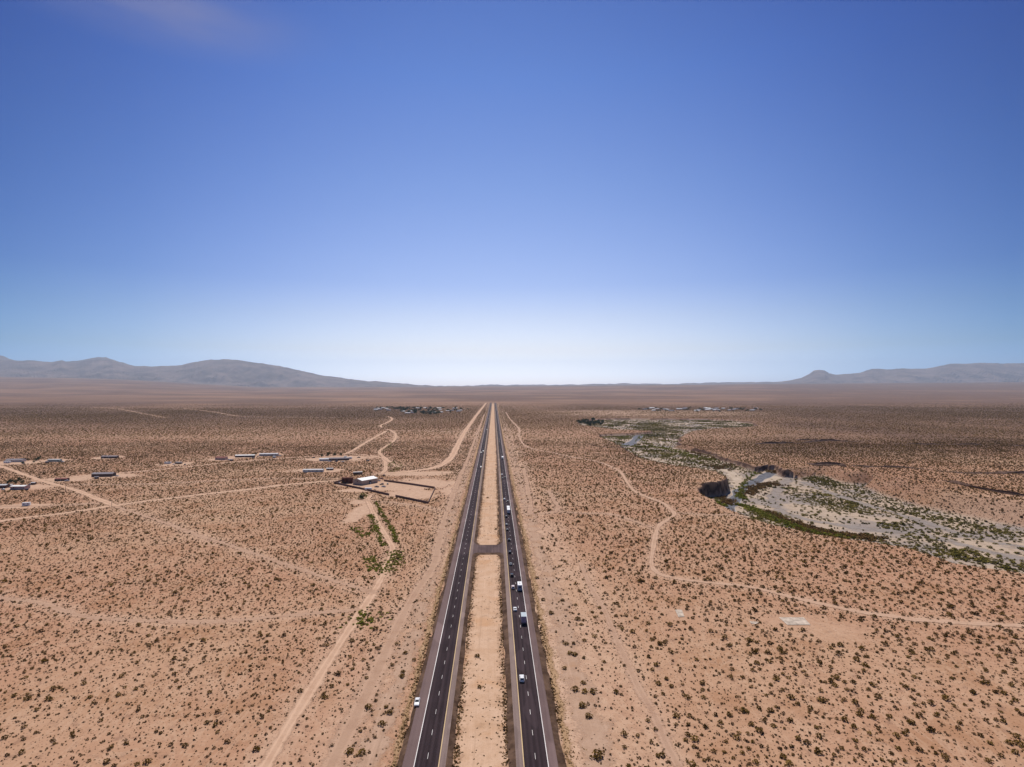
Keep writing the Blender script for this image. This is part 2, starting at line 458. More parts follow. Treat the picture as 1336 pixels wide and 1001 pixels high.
def asphalt_material(name, c1, c2, streak=None):
    m, n, l, out = new_mat(name)
    pos = geo_pos(n)
    mp = n.new('ShaderNodeMapping'); mp.inputs['Scale'].default_value = (1.1, 0.006, 1.0); l.new(pos, mp.inputs[0])
    st = noise(n, l, mp.outputs[0], 1.0, 4, 0.6)
    n1 = noise(n, l, pos, 0.05, 4, 0.6); n2 = noise(n, l, pos, 2.5, 3, 0.6)
    c = mix(n, l, mrange(n, l, st, 0.3, 0.7), c1, c2)
    c = mix(n, l, mrange(n, l, n1, 0.35, 0.7, 0, 0.35), c, tuple(x * 1.35 for x in c2))
    c = mix(n, l, mrange(n, l, n2, 0.4, 0.7, 0, 0.3), c, tuple(x * 0.6 for x in c1))
    if name == "dark_asphalt":      # tyre worn bands, a pair in each lane
        sx = n.new('ShaderNodeSeparateXYZ'); l.new(pos, sx.inputs[0])
        w = math_(n, l, 'SINE', math_(n, l, 'MULTIPLY', math_(n, l, 'ADD', sx.outputs[0], -LR['div'] + 0.45), 2 * math.pi / 1.82))
        c = mix(n, l, mrange(n, l, w, -0.2, 0.9, 0, 0.42), c, tuple(x * 0.55 for x in c1))
    mp2 = n.new('ShaderNodeMapping'); mp2.inputs['Scale'].default_value = (0.12, 0.035, 1.0); l.new(pos, mp2.inputs[0])
    pt = noise(n, l, mp2.outputs[0], 1.0, 2, 0.4)
    c = mix(n, l, mrange(n, l, pt, 0.60, 0.64, 0, 0.35), c, tuple(x * 1.5 for x in c2))
    c = mix(n, l, mrange(n, l, pt, 0.36, 0.33, 0, 0.35), c, tuple(x * 0.65 for x in c1))
    pbsdf(n, l, out, c, 0.92, 0, 0.06)
    return m
def leaf_material(name, c1, c2, c3):
    m, n, l, out = new_mat(name)
    t = attr(n, 'tint')
    c = ramp(n, [(0.0, c1), (0.5, c2), (1.0, c3)])
    l.new(t, c.inputs[0])
    d = n.new('ShaderNodeBsdfDiffuse'); l.new(c.outputs[0], d.inputs[0])
    tl = n.new('ShaderNodeBsdfTranslucent'); l.new(c.outputs[0], tl.inputs[0])
    ms = n.new('ShaderNodeMixShader'); ms.inputs[0].default_value = 0.15
    l.new(d.outputs[0], ms.inputs[1]); l.new(tl.outputs[0], ms.inputs[2]); l.new(ms.outputs[0], out.inputs['Surface'])
    return m

M = {}
M['soil'] = ground_material()
M['track'] = ribbon_material("graded_dirt", (0.45, 0.275, 0.18), (0.53, 0.345, 0.235))
M['faint'] = ribbon_material("faint_dirt", (0.47, 0.29, 0.195), (0.52, 0.335, 0.23), True, 0.5, 0.75)
M['path'] = ribbon_material("worn_path", (0.46, 0.285, 0.19), (0.52, 0.34, 0.235), True, 0.36, 0.92)
M['pale'] = ribbon_material("cleared_dirt", (0.48, 0.31, 0.205), (0.55, 0.37, 0.25), False, 0.4, 0.85)
M['verge'] = ribbon_material("verge_dirt", (0.46, 0.29, 0.195), (0.53, 0.35, 0.245), False, 0.4, 0.8, None, True)
M['gold'] = ribbon_material("dry_grass_soil", (0.34, 0.205, 0.105), (0.48, 0.31, 0.185), False, 0.5, 0.9)
M['median'] = ribbon_material("median_sand", (0.49, 0.305, 0.19), (0.565, 0.375, 0.255), False, 0.05, 1.0, None, True)
M['slope'] = ribbon_material("embankment_gravel", (0.050, 0.028, 0.018), (0.150, 0.090, 0.060), False, -0.3, 1.0)
M['water'] = None
M['asphalt'] = asphalt_material("dark_asphalt", (0.027, 0.0175, 0.0195), (0.052, 0.035, 0.038))
M['shoulder'] = asphalt_material("shoulder_asphalt", (0.125, 0.082, 0.078), (0.165, 0.112, 0.104))
M['dusty'] = asphalt_material("dusty_shoulder", (0.165, 0.115, 0.105), (0.24, 0.175, 0.15))
M['white_line'] = asphalt_material("white_paint", (0.60, 0.55, 0.52), (0.78, 0.72, 0.68))
M['yellow_line'] = asphalt_material("yellow_paint", (0.48, 0.33, 0.17), (0.60, 0.44, 0.25))
M['creosote'] = leaf_material("creosote_leaves", (0.062, 0.033, 0.007), (0.180, 0.104, 0.024), (0.28, 0.175, 0.05))
M['scrub'] = leaf_material("bursage_leaves", (0.040, 0.021, 0.008), (0.115, 0.066, 0.025), (0.20, 0.125, 0.05))
M['riparian'] = leaf_material("streamside_leaves", (0.050, 0.042, 0.010), (0.150, 0.125, 0.028), (0.27, 0.21, 0.06))
M['reed'] = leaf_material("reed_leaves", (0.085, 0.092, 0.010), (0.20, 0.205, 0.026), (0.32, 0.28, 0.055))
M['tamarisk'] = leaf_material("tamarisk_leaves", (0.09, 0.045, 0.016), (0.185, 0.105, 0.037), (0.28, 0.18, 0.07))
M['tree'] = leaf_material("tree_leaves", (0.014, 0.020, 0.008), (0.045, 0.058, 0.022), (0.095, 0.105, 0.05))
M['drygrass'] = leaf_material("dry_grass_blades", (0.16, 0.085, 0.035), (0.33, 0.20, 0.09), (0.48, 0.32, 0.17))
M['bark'] = simple("bark", (0.10, 0.07, 0.05), 0.9)
M['concrete'] = simple("pale_concrete", (0.46, 0.375, 0.30), 0.95, 0, 0.05, 0.28, 0.35)
M['mountain'] = None

# ------------------------------------------------------------------ dirt tracks, in photo pixels
TRACKS = [  # name, material, width, points
    ("dirt_track", 'track', 5.2, [(325, 1040), (352, 990), (400, 909), (445.6, 836), (480.7, 783), (500, 751), (506, 735), (512, 716.6), (504, 700), (491, 678), (483, 660), (480, 652), (484, 646)], "wide dirt track winding up the left desert to the compound wall"),
    ("dirt_track", 'faint', 9.0, [(415, 1040), (433, 997), (466.6, 930), (490, 880), (505, 846), (530, 795), (547, 766), (560, 748), (568, 731), (572, 710), (575, 695.6), (580.6, 674.5), (583, 667)], "faint sandy track close beside the left carriageway"),
    ("dirt_track", 'faint', 5.0, [(-60, 768), (0, 780), (52.6, 787), (101.7, 802.6), (150, 808), (217, 811), (265, 811.5), (308.6, 809.6), (345, 806), (386, 802.6), (420, 799), (450, 797), (474, 795)], "faint curving track across the lower left desert"),
    ("dirt_track", 'faint', 6.0, [(150, 661), (165, 666), (190, 674), (217, 683), (259.5, 699), (300, 712), (344, 727), (400, 746), (450, 762), (480, 771), (492, 775)], "straight diagonal track running right from the left crossroads"),
    ("dirt_road", 'track', 9.0, [(-60, 687), (0, 680), (40, 675), (75, 671), (115, 665), (147, 660), (185, 655), (225, 650), (280, 643.5), (334, 637.5), (370, 633), (404, 630), (434, 627.5), (452, 627)], "long pale dirt road leading from the left edge to the barn compound"),
    ("dirt_road", 'track', 7.5, [(-40, 598), (5, 610), (50, 626), (75, 633), (100, 640), (120, 648), (140, 656), (150, 660)], "diagonal dirt road from the far left houses to the crossroads"),
    ("dirt_track", 'faint', 8.0, [(-40, 662), (0, 661), (30, 660.5), (60, 660), (125, 657)], "faint track along the left edge below the small white trailer"),
    ("dirt_road", 'track', 8.0, [(58, 627), (85, 623.5), (120, 620), (150, 618), (212, 612.5), (275, 606), (334, 600.5), (370, 598), (399, 596), (435, 593.5), (454, 591), (480, 576), (504, 562.5)], "upper dirt road passing the long grey shed and the far homes"),
    ("dirt_track", 'track', 8.0, [(498, 558), (497, 555), (504, 552), (511, 548), (510, 545), (505, 543.5)], "small pale track bend far behind the homes"),
    ("dirt_track", 'faint', 6.0, [(90, 632.5), (150, 632.5), (212, 631), (275, 628), (334, 625), (390, 624.5), (439, 624)], "faint track behind the barn running left"),
    ("dirt_road", 'track', 14.0, [(500, 618.5), (534, 615), (564, 611), (579, 605), (587, 598.5), (591.5, 592.5), (598, 579), (604, 567.5), (613, 554), (622, 541.5), (629, 532.5), (634, 526)], "broad graded frontage road sweeping up beside the left carriageway"),
    ("dirt_track", 'track', 7.0, [(454, 592), (480, 594), (499, 598), (503, 607), (502, 614), (498, 618)], "track looping down behind the barn"),
    ("dirt_track", 'track', 7.0, [(520, 610), (505, 600), (495, 590), (503, 583), (514, 575), (516, 567), (510, 562), (504, 560)], "pale sandy wash track curving above the barn"),
    ("dirt_track", 'faint', 8.0, [(584, 668), (586.5, 661), (591, 645), (596.5, 632.5), (602, 617), (609, 602), (617, 580), (626, 557), (632, 540)], "narrow broken track squeezed between frontage road and highway"),
    ("dirt_track", 'faint', 5.0, [(450, 651), (500, 655), (545, 660), (585, 668)], "thin track below the front compound wall"),
    ("dirt_track", 'path', 4.2, [(660, 538), (664, 545), (668, 550), (674, 556), (678, 562), (677, 567), (683, 580), (700, 587), (718, 590), (745, 596), (778, 602), (795, 608), (808, 615), (815, 624), (820, 632), (828, 641), (838, 646), (853, 652), (866, 657), (873, 663), (880, 671), (872, 678), (862, 684), (857, 692), (854, 705), (851, 722), (850, 735), (854, 744.6), (866, 751), (886, 755.5), (930, 761), (977, 766), (1032, 779), (1105, 795.5), (1160, 804), (1214, 810), (1336, 817), (1420, 820)], "long pale path winding through the desert right of the highway"),
    ("dirt_track", 'faint', 7.0, [(683, 612), (686, 625), (689, 640), (692, 655), (693, 671), (705, 671), (725, 667.5), (727, 660), (720, 648), (716, 640)], "pale bare patch of track right of the highway"),
    ("dirt_track", 'faint', 4.5, [(895, 1040), (886, 1001), (872, 977), (857, 941), (845, 918), (835, 902), (818, 865), (803, 832), (790, 800), (770, 765), (758, 735)], "faint two rut track through the lower right desert"),
    ("dirt_track", 'faint', 5.0, [(725, 667.5), (760, 670), (800, 672), (855, 690)], "thin track crossing towards the right path bend"),
    ("dirt_track", 'faint', 5.0, [(672, 566.5), (690, 566), (712, 565.5)], "short pale spur far right of the highway"),
    ("dirt_track", 'faint', 12.0, [(120, 531.5), (150, 533), (178, 538), (215, 545)], "far pale track on the left plain"),
    ("dirt_track", 'faint', 12.0, [(240, 533), (275, 537), (310, 543), (340, 544), (440, 545)], "far pale track left of the distant trees"),
    ("dirt_track", 'faint', 9.0, [(510, 562), (560, 562.5), (602, 563.5)], "thin far track meeting the frontage road"),
    ("dirt_track", 'faint', 5.0, [(880, 669), (920, 672), (960, 672), (985, 678)], "faint path from the bend towards the wash rim"),
]
TRACK_LINES = []
for nm, mt, w, pts, lab in TRACKS:
    TRACK_LINES.append((smooth_line(PL(pts)), w, nm, mt, lab))

# cleared ground (pixel centre, half size in metres x,y)
CLEAR = [(540, 632, 60, 45), (470, 632, 30, 22), (465, 640, 25, 12), (535, 643, 34, 24), (515, 637, 34, 22), (490, 634, 30, 18), (548, 648, 22, 18), (590, 640, 14, 40), (25, 636, 55, 22), (20, 604, 45, 30), (70, 601, 30, 25), (82, 626, 40, 22), (140, 621, 45, 22), (143, 597, 26, 30), (230, 606, 30, 25), (290, 599, 25, 25), (318, 596, 30, 25), (350, 593, 30, 25), (437, 599, 60, 40), (412, 614, 45, 22), (34, 660, 26, 14), (690, 690, 12, 26), (470, 655, 12, 14), (452, 597, 70, 25), (545, 618, 55, 26), (470, 668, 10, 48), (735, 900, 9, 60), (1037, 811, 16, 9), (887, 801, 9, 9), (1090, 825, 18, 12), (705, 800, 8, 40)]
CL = [(P(a, b), c, d) for a, b, c, d in CLEAR]
def clearness(x, y):
    k = np.zeros(np.shape(x))
    for (cx, cy), rx, ry in CL:
        d = np.hypot((x - cx) / rx, (y - cy) / ry)
        m = d < 1.8
        k = np.maximum(k, np.where(m, 1 - sstep(0.55, 1.25, d + (vnoise(x, y, 12, 4) - 0.5) * 0.5), 0))
    return k

# ------------------------------------------------------------------ ground mesh
def build_ground():
    u = np.arange(-7.0, 7.001, 0.0088)
    xs = 150 * np.sinh(u * 0.92)
    xs = np.concatenate([xs[::-1][:0], xs])
    xs = xs[(xs > -46000) & (xs < 46000)]
    ys = [-400.0, -100, 20, 60]
    y = 100.0
    while y < 39000:
        ys.append(y); y += max(2.0, (0.0036 if 520 < y < 1150 else 0.0058) * y) if y < 4000 else 0.02 * y
    ys.append(39600.0)
    ys = np.array(ys)
    X, Y = np.meshgrid(xs, ys)
    # keep the grid to what the wide lens could see, plus a margin
    x, yv = X.ravel(), Y.ravel()
    dep, sd_ = wash_depth(x, yv)
    z = far_rise(x, yv) - dep * depth_scale(yv)
    z += np.where(yv > 5000, (fbm(x, yv, 1500, 21) - 0.5) * 30 * sstep(5000, 9000, yv), 0)
    ins = sd_ > -500
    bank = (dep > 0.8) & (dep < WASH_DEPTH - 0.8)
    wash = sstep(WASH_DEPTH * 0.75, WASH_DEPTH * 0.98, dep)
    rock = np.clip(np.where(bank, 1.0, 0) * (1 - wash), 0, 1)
    if ins.any():
        ii = np.where(ins)[0]
        _, seg = dist_poly(x[ii], yv[ii], WASH_RING)
        wide = WASH_W[seg] > 20
        rock[ii] = np.where(wide, rock[ii] * 0.25, rock[ii])
    s = x / np.maximum(yv, 50)
    brown = 0.97 * sstep(400, 2700, yv) * (0.66 + 0.9 * (fbm(x, yv, 700, 31) - 0.25))
    right = sstep(0.35, 0.55, s) * sstep(800, 1100, yv)
    brown = np.maximum(brown, right * (0.82 + 0.4 * sstep(900, 1700, yv)) * (0.6 + 0.8 * (fbm(x, yv * 0.35, 260, 33) - 0.2)))
    # paler benches far out
    brown *= 1 - 0.22 * sstep(0.5, 0.62, fbm(x * 0.3, yv, 900, 41)) * sstep(2500, 4000, yv)
    brown = np.clip(brown, 0, 0.95) * (1 - wash)
    pale = clearness(x, yv) * 0.8 * (1 - 0.75 * ((x > 60) & (yv < 400)))
    tx = np.zeros(len(x))
    near = (yv < 3600) & (np.abs(s) < 1.05)
    ii = np.where(near)[0]
    for line, w, *_ in TRACK_LINES:
        b = (line[:, 0].min() - 25, line[:, 0].max() + 25, line[:, 1].min() - 25, line[:, 1].max() + 25)
        q = ii[(x[ii] > b[0]) & (x[ii] < b[1]) & (yv[ii] > b[2]) & (yv[ii] < b[3])]
        if len(q):
            d, _ = dist_poly(x[q], yv[q], line[::2] if len(line) > 60 else line)
            tx[q] = np.maximum(tx[q], 1 - sstep(0.3 * w, 1.6 * w + 3, d))
    pale = np.maximum(pale, tx * 0.45)
    # dry open soil by the road and a pale flank of the far plateau
    pale = np.maximum(pale, sstep(22, 26, x) * (1 - sstep(36, 60, x + (vnoise(x, yv, 40, 6) - .5) * 24)) * 0.5 * sstep(90, 200, yv) * (yv < 3000))
    pf = P(1320, 668)
    pale = np.maximum(pale, (1 - sstep(0.4, 1.1, np.hypot((x - pf[0]) / 150, (yv - pf[1]) / 120))) * 0.55 * (1 - wash))
    pg = P(950, 541)
    pale = np.maximum(pale, (1 - sstep(0.5, 1.1, np.hypot((x - P(860, 540)[0]) / 620, (yv - 2700) / 380))) * 0.75 * (1 - wash) * (1 - rock))
    nx, ny = len(xs), len(ys)
    ID = np.arange(nx * ny).reshape(ny, nx)
    F = np.stack([ID[:-1, :-1], ID[:-1, 1:], ID[1:, 1:], ID[1:, :-1]], -1).reshape(-1, 4)
    ctr_s = np.abs(x[F[:, 0]]) / np.maximum(yv[F[:, 3]], 300)
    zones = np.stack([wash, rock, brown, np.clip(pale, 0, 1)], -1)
    keep = ctr_s < 1.6
    F = F[keep]
    used = np.unique(F); remap = np.zeros(nx * ny, np.int64); remap[used] = np.arange(len(used))
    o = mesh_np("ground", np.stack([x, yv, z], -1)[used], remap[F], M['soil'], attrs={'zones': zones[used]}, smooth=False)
    tag(o, "pink tan desert plain with the river wash cut into it", "ground", kind='structure')
build_ground()

def ribbon(name, line, width, mat, label, zoff=0.05, cols=(-1, -0.7, -0.35, 0, 0.35, 0.7, 1), cat="track", kind='structure', rag=0.42, zfix=None, seed=0, on_floor=False):
    line = np.asarray(line, float)
    t = np.gradient(line, axis=0); t /= np.linalg.norm(t, axis=1)[:, None] + 1e-9
    nrm = np.stack([t[:, 1], -t[:, 0]], -1)
    w = width * 0.5 * (1 + rag * 2 * (vnoise(line[:, 0], line[:, 1], 22, seed + 2) - 0.5))
    if np.ndim(width): w = np.asarray(width) * 0.5
    V, e, ac = [], [], []
    for c in cols:
        p = line + nrm * (w * c)[:, None] * 1.3
        V.append(p); e.append(np.full(len(line), 1 - abs(c) ** 1.5)); ac.append(np.full(len(line), c))
    V = np.stack(V, 1).reshape(-1, 2)
    z = (height(V[:, 0], V[:, 1]) if zfix is None else np.full(len(V), zfix)) + zoff
    k = len(cols); n = len(line)
    dep_ = wash_depth(V[:, 0], V[:, 1])[0]
    bad = (dep_ < WASH_DEPTH - 0.6) if on_floor else (dep_ > 0.6)
    ID = np.arange(n * k).reshape(n, k)
    F = np.stack([ID[:-1, :-1], ID[:-1, 1:], ID[1:, 1:], ID[1:, :-1]], -1).reshape(-1, 4)
    F = F[~bad[F].any(1)]
    e = np.stack(e, 1); e[0] = 0; e[-1] = 0
    o = mesh_np(name, np.concatenate([V, z[:, None]], 1), F, mat, attrs={'edge': e.ravel(), 'across': np.stack(ac, 1).ravel()})
    return tag(o, label, cat, kind=kind)

for i, (line, w, nm, mt, lab) in enumerate(TRACK_LINES):
    ribbon(nm, line, w, M[mt], lab, zoff=0.05 + 0.006 * i, seed=i)

# ------------------------------------------------------------------ the highway
YS = np.concatenate([np.arange(Y0, 900, 6.0), np.arange(900, Y1 + 1, 20.0)])
def strip(name, x0, x1, z0, z1, mat, label, ys=YS, rag0=0.0, rag1=0.0, cat="road", seed=0, cols=2, edge=True):
    """a strip along the highway from x0 to x1"""
    a = np.linspace(0, 1, cols)
    e0 = x0 + rag0 * (fbm(ys, ys * 0, 9, seed) - 0.5) * 2 + rag0 * 1.5 * (fbm(ys, ys * 0, 45, seed + 40) - 0.5)
    e1 = x1 + rag1 * (fbm(ys, ys * 0, 9, seed + 5) - 0.5) * 2 + rag1 * 1.5 * (fbm(ys, ys * 0, 45, seed + 45) - 0.5)
    X = e0[:, None] * (1 - a) + e1[:, None] * a
    Z = np.broadcast_to(z0 * (1 - a) + z1 * a, X.shape)
    Yv = np.broadcast_to(ys[:, None], X.shape)
    V = np.stack([X, Yv, Z], -1).reshape(-1, 3)
    ID = np.arange(X.size).reshape(X.shape)
    F = np.stack([ID[:-1, :-1], ID[:-1, 1:], ID[1:, 1:], ID[1:, :-1]], -1).reshape(-1, 4)
    ed = np.broadcast_to(1 - np.abs(2 * a - 1), X.shape).ravel().copy()
    ac = np.broadcast_to(2 * a - 1, X.shape).ravel().copy()
    o = mesh_np(name, V, F, mat, attrs={'edge': ed, 'across': ac})
    return tag(o, label, cat, kind='structure')
YF = np.concatenate([np.arange(Y0, 700, 1.5), np.arange(700, 1600, 6.0), np.arange(1600, Y1 + 1, 20.0)])
for s, d, side in ((-1, LR, "left"), (1, RR, "right")):
    out_lab = f"outer shoulder of the {side} carriageway"
    in_lab = f"narrow inner shoulder of the {side} carriageway"
    lo = [("road_shoulder", d['out'], d['white'] + s * 0.12, 'shoulder', out_lab), ("white_line", d['white'] + s * 0.12, d['white'] - s * 0.12, 'white_line', f"solid white edge line of the {side} carriageway"),
          ("road", d['white'] - s * 0.12, d['yellow'] + s * 0.13, 'asphalt', f"dark two lane asphalt of the {side} carriageway"),
          ("yellow_line", d['yellow'] + s * 0.13, d['yellow'] - s * 0.17, 'yellow_line', f"yellow inner edge line of the {side} carriageway"),
          ("road_shoulder", d['yellow'] - s * 0.17, d['inn'], 'dusty', in_lab)]
    for nm, a, b, mt, lab in lo:
        strip(nm, min(a, b), max(a, b), ROAD_Z, ROAD_Z, M[mt], lab, cat="road marking" if 'line' in nm else "road")
    strip("embankment", min(d['out'], d['toe_out']), max(d['out'], d['toe_out']), *((0.01, ROAD_Z) if s < 0 else (ROAD_Z, 0.01)), M['slope'], f"dark gravel bank outside the {side} carriageway", YF, *((0.9, 0) if s < 0 else (0, 1.0)), cat="embankment", seed=3, cols=3)
    strip("embankment", min(d['inn'], d['toe_in']), max(d['inn'], d['toe_in']), *((ROAD_Z, 0.02) if s < 0 else (0.02, ROAD_Z)), M['slope'], f"dark gravel bank on the median side of the {side} carriageway", YF, *((0, 0.55) if s < 0 else (0.8, 0)), cat="embankment", seed=8, cols=3)
    V, F = [], []
    y = 166.4 - 12.19 * 9 if s < 0 else 165.2 - 12.19 * 9
    while y < 3200:
        n = len(V); x = d['div']
        V += [(x - .065, y, ROAD_Z + .015), (x + .065, y, ROAD_Z + .015), (x + .065, y + 3.05, ROAD_Z + .015), (x - .065, y + 3.05, ROAD_Z + .015)]
        F.append((n, n + 1, n + 2, n + 3)); y += 12.19
    tag(mesh_np("lane_marking", np.array(V), np.array(F), M['white_line']), f"white dashes between the lanes of the {side} carriageway", "road marking", kind='structure')
strip("median", LR['toe_in'] - 1.2, RR['toe_in'] + 1.2, 0.012, 0.012, M['median'], "pale sandy median strip between the carriageways", YF, cat="median", cols=9)
strip("verge", LR['toe_out'] - 3.4, LR['toe_out'] + 1.0, 0.03, 0.03, M['gold'], "golden dry verge outside the left carriageway", YF, 1.2, 0, cat="verge", seed=17, cols=5)
strip("verge", RR['toe_out'] - 1.0, RR['toe_out'] + 4.5, 0.03, 0.03, M['gold'], "golden dry verge outside the right carriageway", YF, 0, 2.0, cat="verge", seed=19, cols=5)
strip("verge", RR['toe_out'] + 3, RR['toe_out'] + 19.0, 0.02, 0.02, M['verge'], "bare pale strip beyond the right verge", YF, 0, 5.0, cat="verge", seed=23, cols=7)
strip("verge", LR['toe_out'] - 15, LR['toe_out'] - 2, 0.018, 0.018, M['verge'], "bare pale strip beyond the left verge", YF, 4.0, 0, cat="verge", seed=29, cols=7)
# the paved crossover in the median, flaring into both carriageways
def crossover():
    xs = np.linspace(LR['inn'], RR['inn'], 25)
    t = (xs - xs[0]) / (xs[-1] - xs[0])
    fl = 9.0 * (np.clip(1 - t / 0.16, 0, 1) ** 2 + np.clip(1 - (1 - t) / 0.16, 0, 1) ** 2)
    y0, y1 = 401.5 - fl * 0.7, 421.0 + fl
    rows = np.linspace(0, 1, 5)
    X = np.broadcast_to(xs, (5, 25)); Yv = y0 + (y1 - y0) * rows[:, None]
    dip = ROAD_Z - 0.012 - 0.25 * np.sin(np.pi * t)
    ID = np.arange(125).reshape(5, 25)
    F = np.stack([ID[:-1, :-1], ID[:-1, 1:], ID[1:, 1:], ID[1:, :-1]], -1).reshape(-1, 4)
    V = np.stack([X, Yv, np.broadcast_to(dip, X.shape)], -1).reshape(-1, 3)
    tag(mesh_np("road_crossover", V, F, asphalt_material("crossover_asphalt", (0.075, 0.047, 0.045), (0.13, 0.088, 0.082))), "paved turnaround linking the carriageways across the median", "road", kind='structure')
    for a, b, w in ((y0, y0 - 3.2, 'near'), (y1, y1 + 2.4, 'far')):
        inset = 0.9 * np.cos(np.pi * t)
        V = np.concatenate([np.stack([xs, a, dip], -1), np.stack([xs + inset * 2.5, b - (fl * 0.15), np.full(25, 0.03)], -1)])
        I = np.arange(24)
        F = np.stack([I, I + 1, I + 26, I + 25], -1)
        n = len(V)
        tag(mesh_np("embankment", V, F, M['slope'], attrs={'edge': np.full(n, .6), 'across': np.zeros(n)}), f"dark gravel bank along the {w} side of the turnaround", "embankment", kind='structure')
crossover()

# ------------------------------------------------------------------ water and sand in the wash
WZ = -WASH_DEPTH
def water_material():
    m, n, l, out = new_mat("shallow_river")
    pos = geo_pos(n)
    f = noise(n, l, pos, 0.25, 5, 0.65)
    c = mix(n, l, mrange(n, l, f, 0.4, 0.65), (0.10, 0.10, 0.115), (0.17, 0.16, 0.165))
    e = attr(n, 'edge')
    c = mix(n, l, mrange(n, l, math_(n, l, 'ADD', e, math_(n, l, 'MULTIPLY', f, 0.4)), 0.2, 0.5, 1, 0), c, (0.46, 0.39, 0.33))
    b = pbsdf(n, l, out, c, 0.75, 0, 0.08)
    bp = n.new('ShaderNodeBump'); bp.inputs['Strength'].default_value = 0.5; bp.inputs['Distance'].default_value = 0.2
    l.new(noise(n, l, pos, 1.5, 3), bp.inputs['Height']); l.new(bp.outputs[0], b.inputs['Normal'])
    return m
M['water'] = water_material()
M['sandbar'] = ribbon_material("pale_wash_sand", (0.42, 0.32, 0.235), (0.52, 0.41, 0.31), False, 0.35, 1.0)
M['gravelbar'] = ribbon_material("grey_wash_gravel", (0.28, 0.23, 0.205), (0.37, 0.315, 0.28), False, 0.6, 0.7)
def wl_(pts): return smooth_line(PLW(pts), 5.0)
ribbon("river", wl_([(947, 673), (952, 664), (958, 652), (966, 641), (977, 633), (990, 626), (1003, 619), (1010, 615.5)]), 11.5, M['water'], "shallow grey blue river pool below the rim", 0.25, cat="river", on_floor=True)
ribbon("river", wl_([(815, 583), (824, 578), (831, 573), (834, 568), (845, 565)]), 22.0, M['water'], "distant grey river pool in the upper wash", 0.25, cat="river", on_floor=True)
ribbon("sand_bar", wl_([(865, 586), (877, 588), (897, 591), (918, 595), (950, 602), (970, 608), (990, 613), (1003, 615)]), 15.0, M['sandbar'], "pale sand road along the upper wash", 0.12, cat="sand", on_floor=True)
ribbon("sand_bar", wl_([(944, 612), (955, 618), (962, 626), (965, 634), (961, 640)]), 21.0, M['sandbar'], "white gravel patch left of the river", 0.10, cat="sand", on_floor=True)
ribbon("sand_bar", wl_([(985, 634), (1003, 626), (1020, 622), (1040, 622), (1052, 620)]), 26.0, M['sandbar'], "pale sand spread right of the river", 0.10, cat="sand", on_floor=True)
ribbon("gravel_bar", wl_([(1032, 622), (1020, 634), (1008, 648), (1010, 660), (1025, 669), (1045, 676), (1075, 682), (1115, 688), (1160, 693), (1200, 697), (1260, 712), (1336, 730), (1420, 748)]), 17.0, M['gravelbar'], "broad grey gravel bed curving through the wash", 0.11, cat="gravel", on_floor=True)
ribbon("gravel_bar", wl_([(1045, 628), (1075, 640), (1105, 651), (1140, 662), (1180, 673), (1230, 690), (1290, 706), (1340, 715), (1420, 735)]), 15.0, M['gravelbar'], "grey gravel channel under the far bank", 0.13, cat="gravel", on_floor=True)
ribbon("sand_bar", wl_([(990, 667), (1000, 674), (1013, 682), (1024, 686)]), 9.0, M['sandbar'], "small pale sand patch at the foot of the near rim", 0.14, cat="sand", on_floor=True)
ribbon("sand_bar", wl_([(870, 553.5), (905, 552.3), (940, 551.5), (972, 552.3), (990, 553)]), 26.0, M['sandbar'], "far white sand strip across the upper wash", 0.14, cat="sand", on_floor=True)
ribbon("sand_bar", wl_([(845, 575), (870, 580), (890, 583), (905, 587)]), 18.0, M['sandbar'], "pale sand below the far plateau", 0.15, cat="sand", on_floor=True)

# ------------------------------------------------------------------ low rock ledges out on the far plateau
M['ledge'] = simple("dark_ledge_rock", (0.105, 0.062, 0.045), 0.95, 0, 0.05, 0.4, 0.15)
for si, (pts, hh) in enumerate(SCARPS):
    line = smooth_line(pts, 6.0); n = len(line)
    line = line + np.stack([np.zeros(n), (fbm(line[:, 0], line[:, 0] * 0, 30, 5 + si) - 0.5) * 24], -1)
    t = np.linspace(0, 1, n)
    h = hh * np.clip(np.sin(np.pi * t) * 2.5, 0, 1) * 0.85 * (0.1 + 1.0 * sstep(0.33, 0.62, fbm(line[:, 0], line[:, 0] * 0 + 9, 38, 8 + si)))
    rows = [(-5, 0, -.3), (-1.5, .3, 0), (0.3, .5, 0), (0.9, 1.0, 0), (5, .85, 0), (22, 0, -.4)]
    V = np.stack([np.stack([line[:, 0], line[:, 1] + dy * (0.6 + 0.8 * vnoise(line[:, 0], line[:, 0] * 0, 9, k)), h * f + dz], -1) for k, (dy, f, dz) in enumerate(rows)])
    ID = np.arange(V.shape[0] * n).reshape(V.shape[0], n)
    F = np.stack([ID[:-1, :-1], ID[:-1, 1:], ID[1:, 1:], ID[1:, :-1]], -1).reshape(-1, 4)
    tag(mesh_np("rock_ledge", V.reshape(-1, 3), F, M['ledge']), "low dark rock ledge crossing the plateau beyond the wash", "rock ledge", kind='structure')

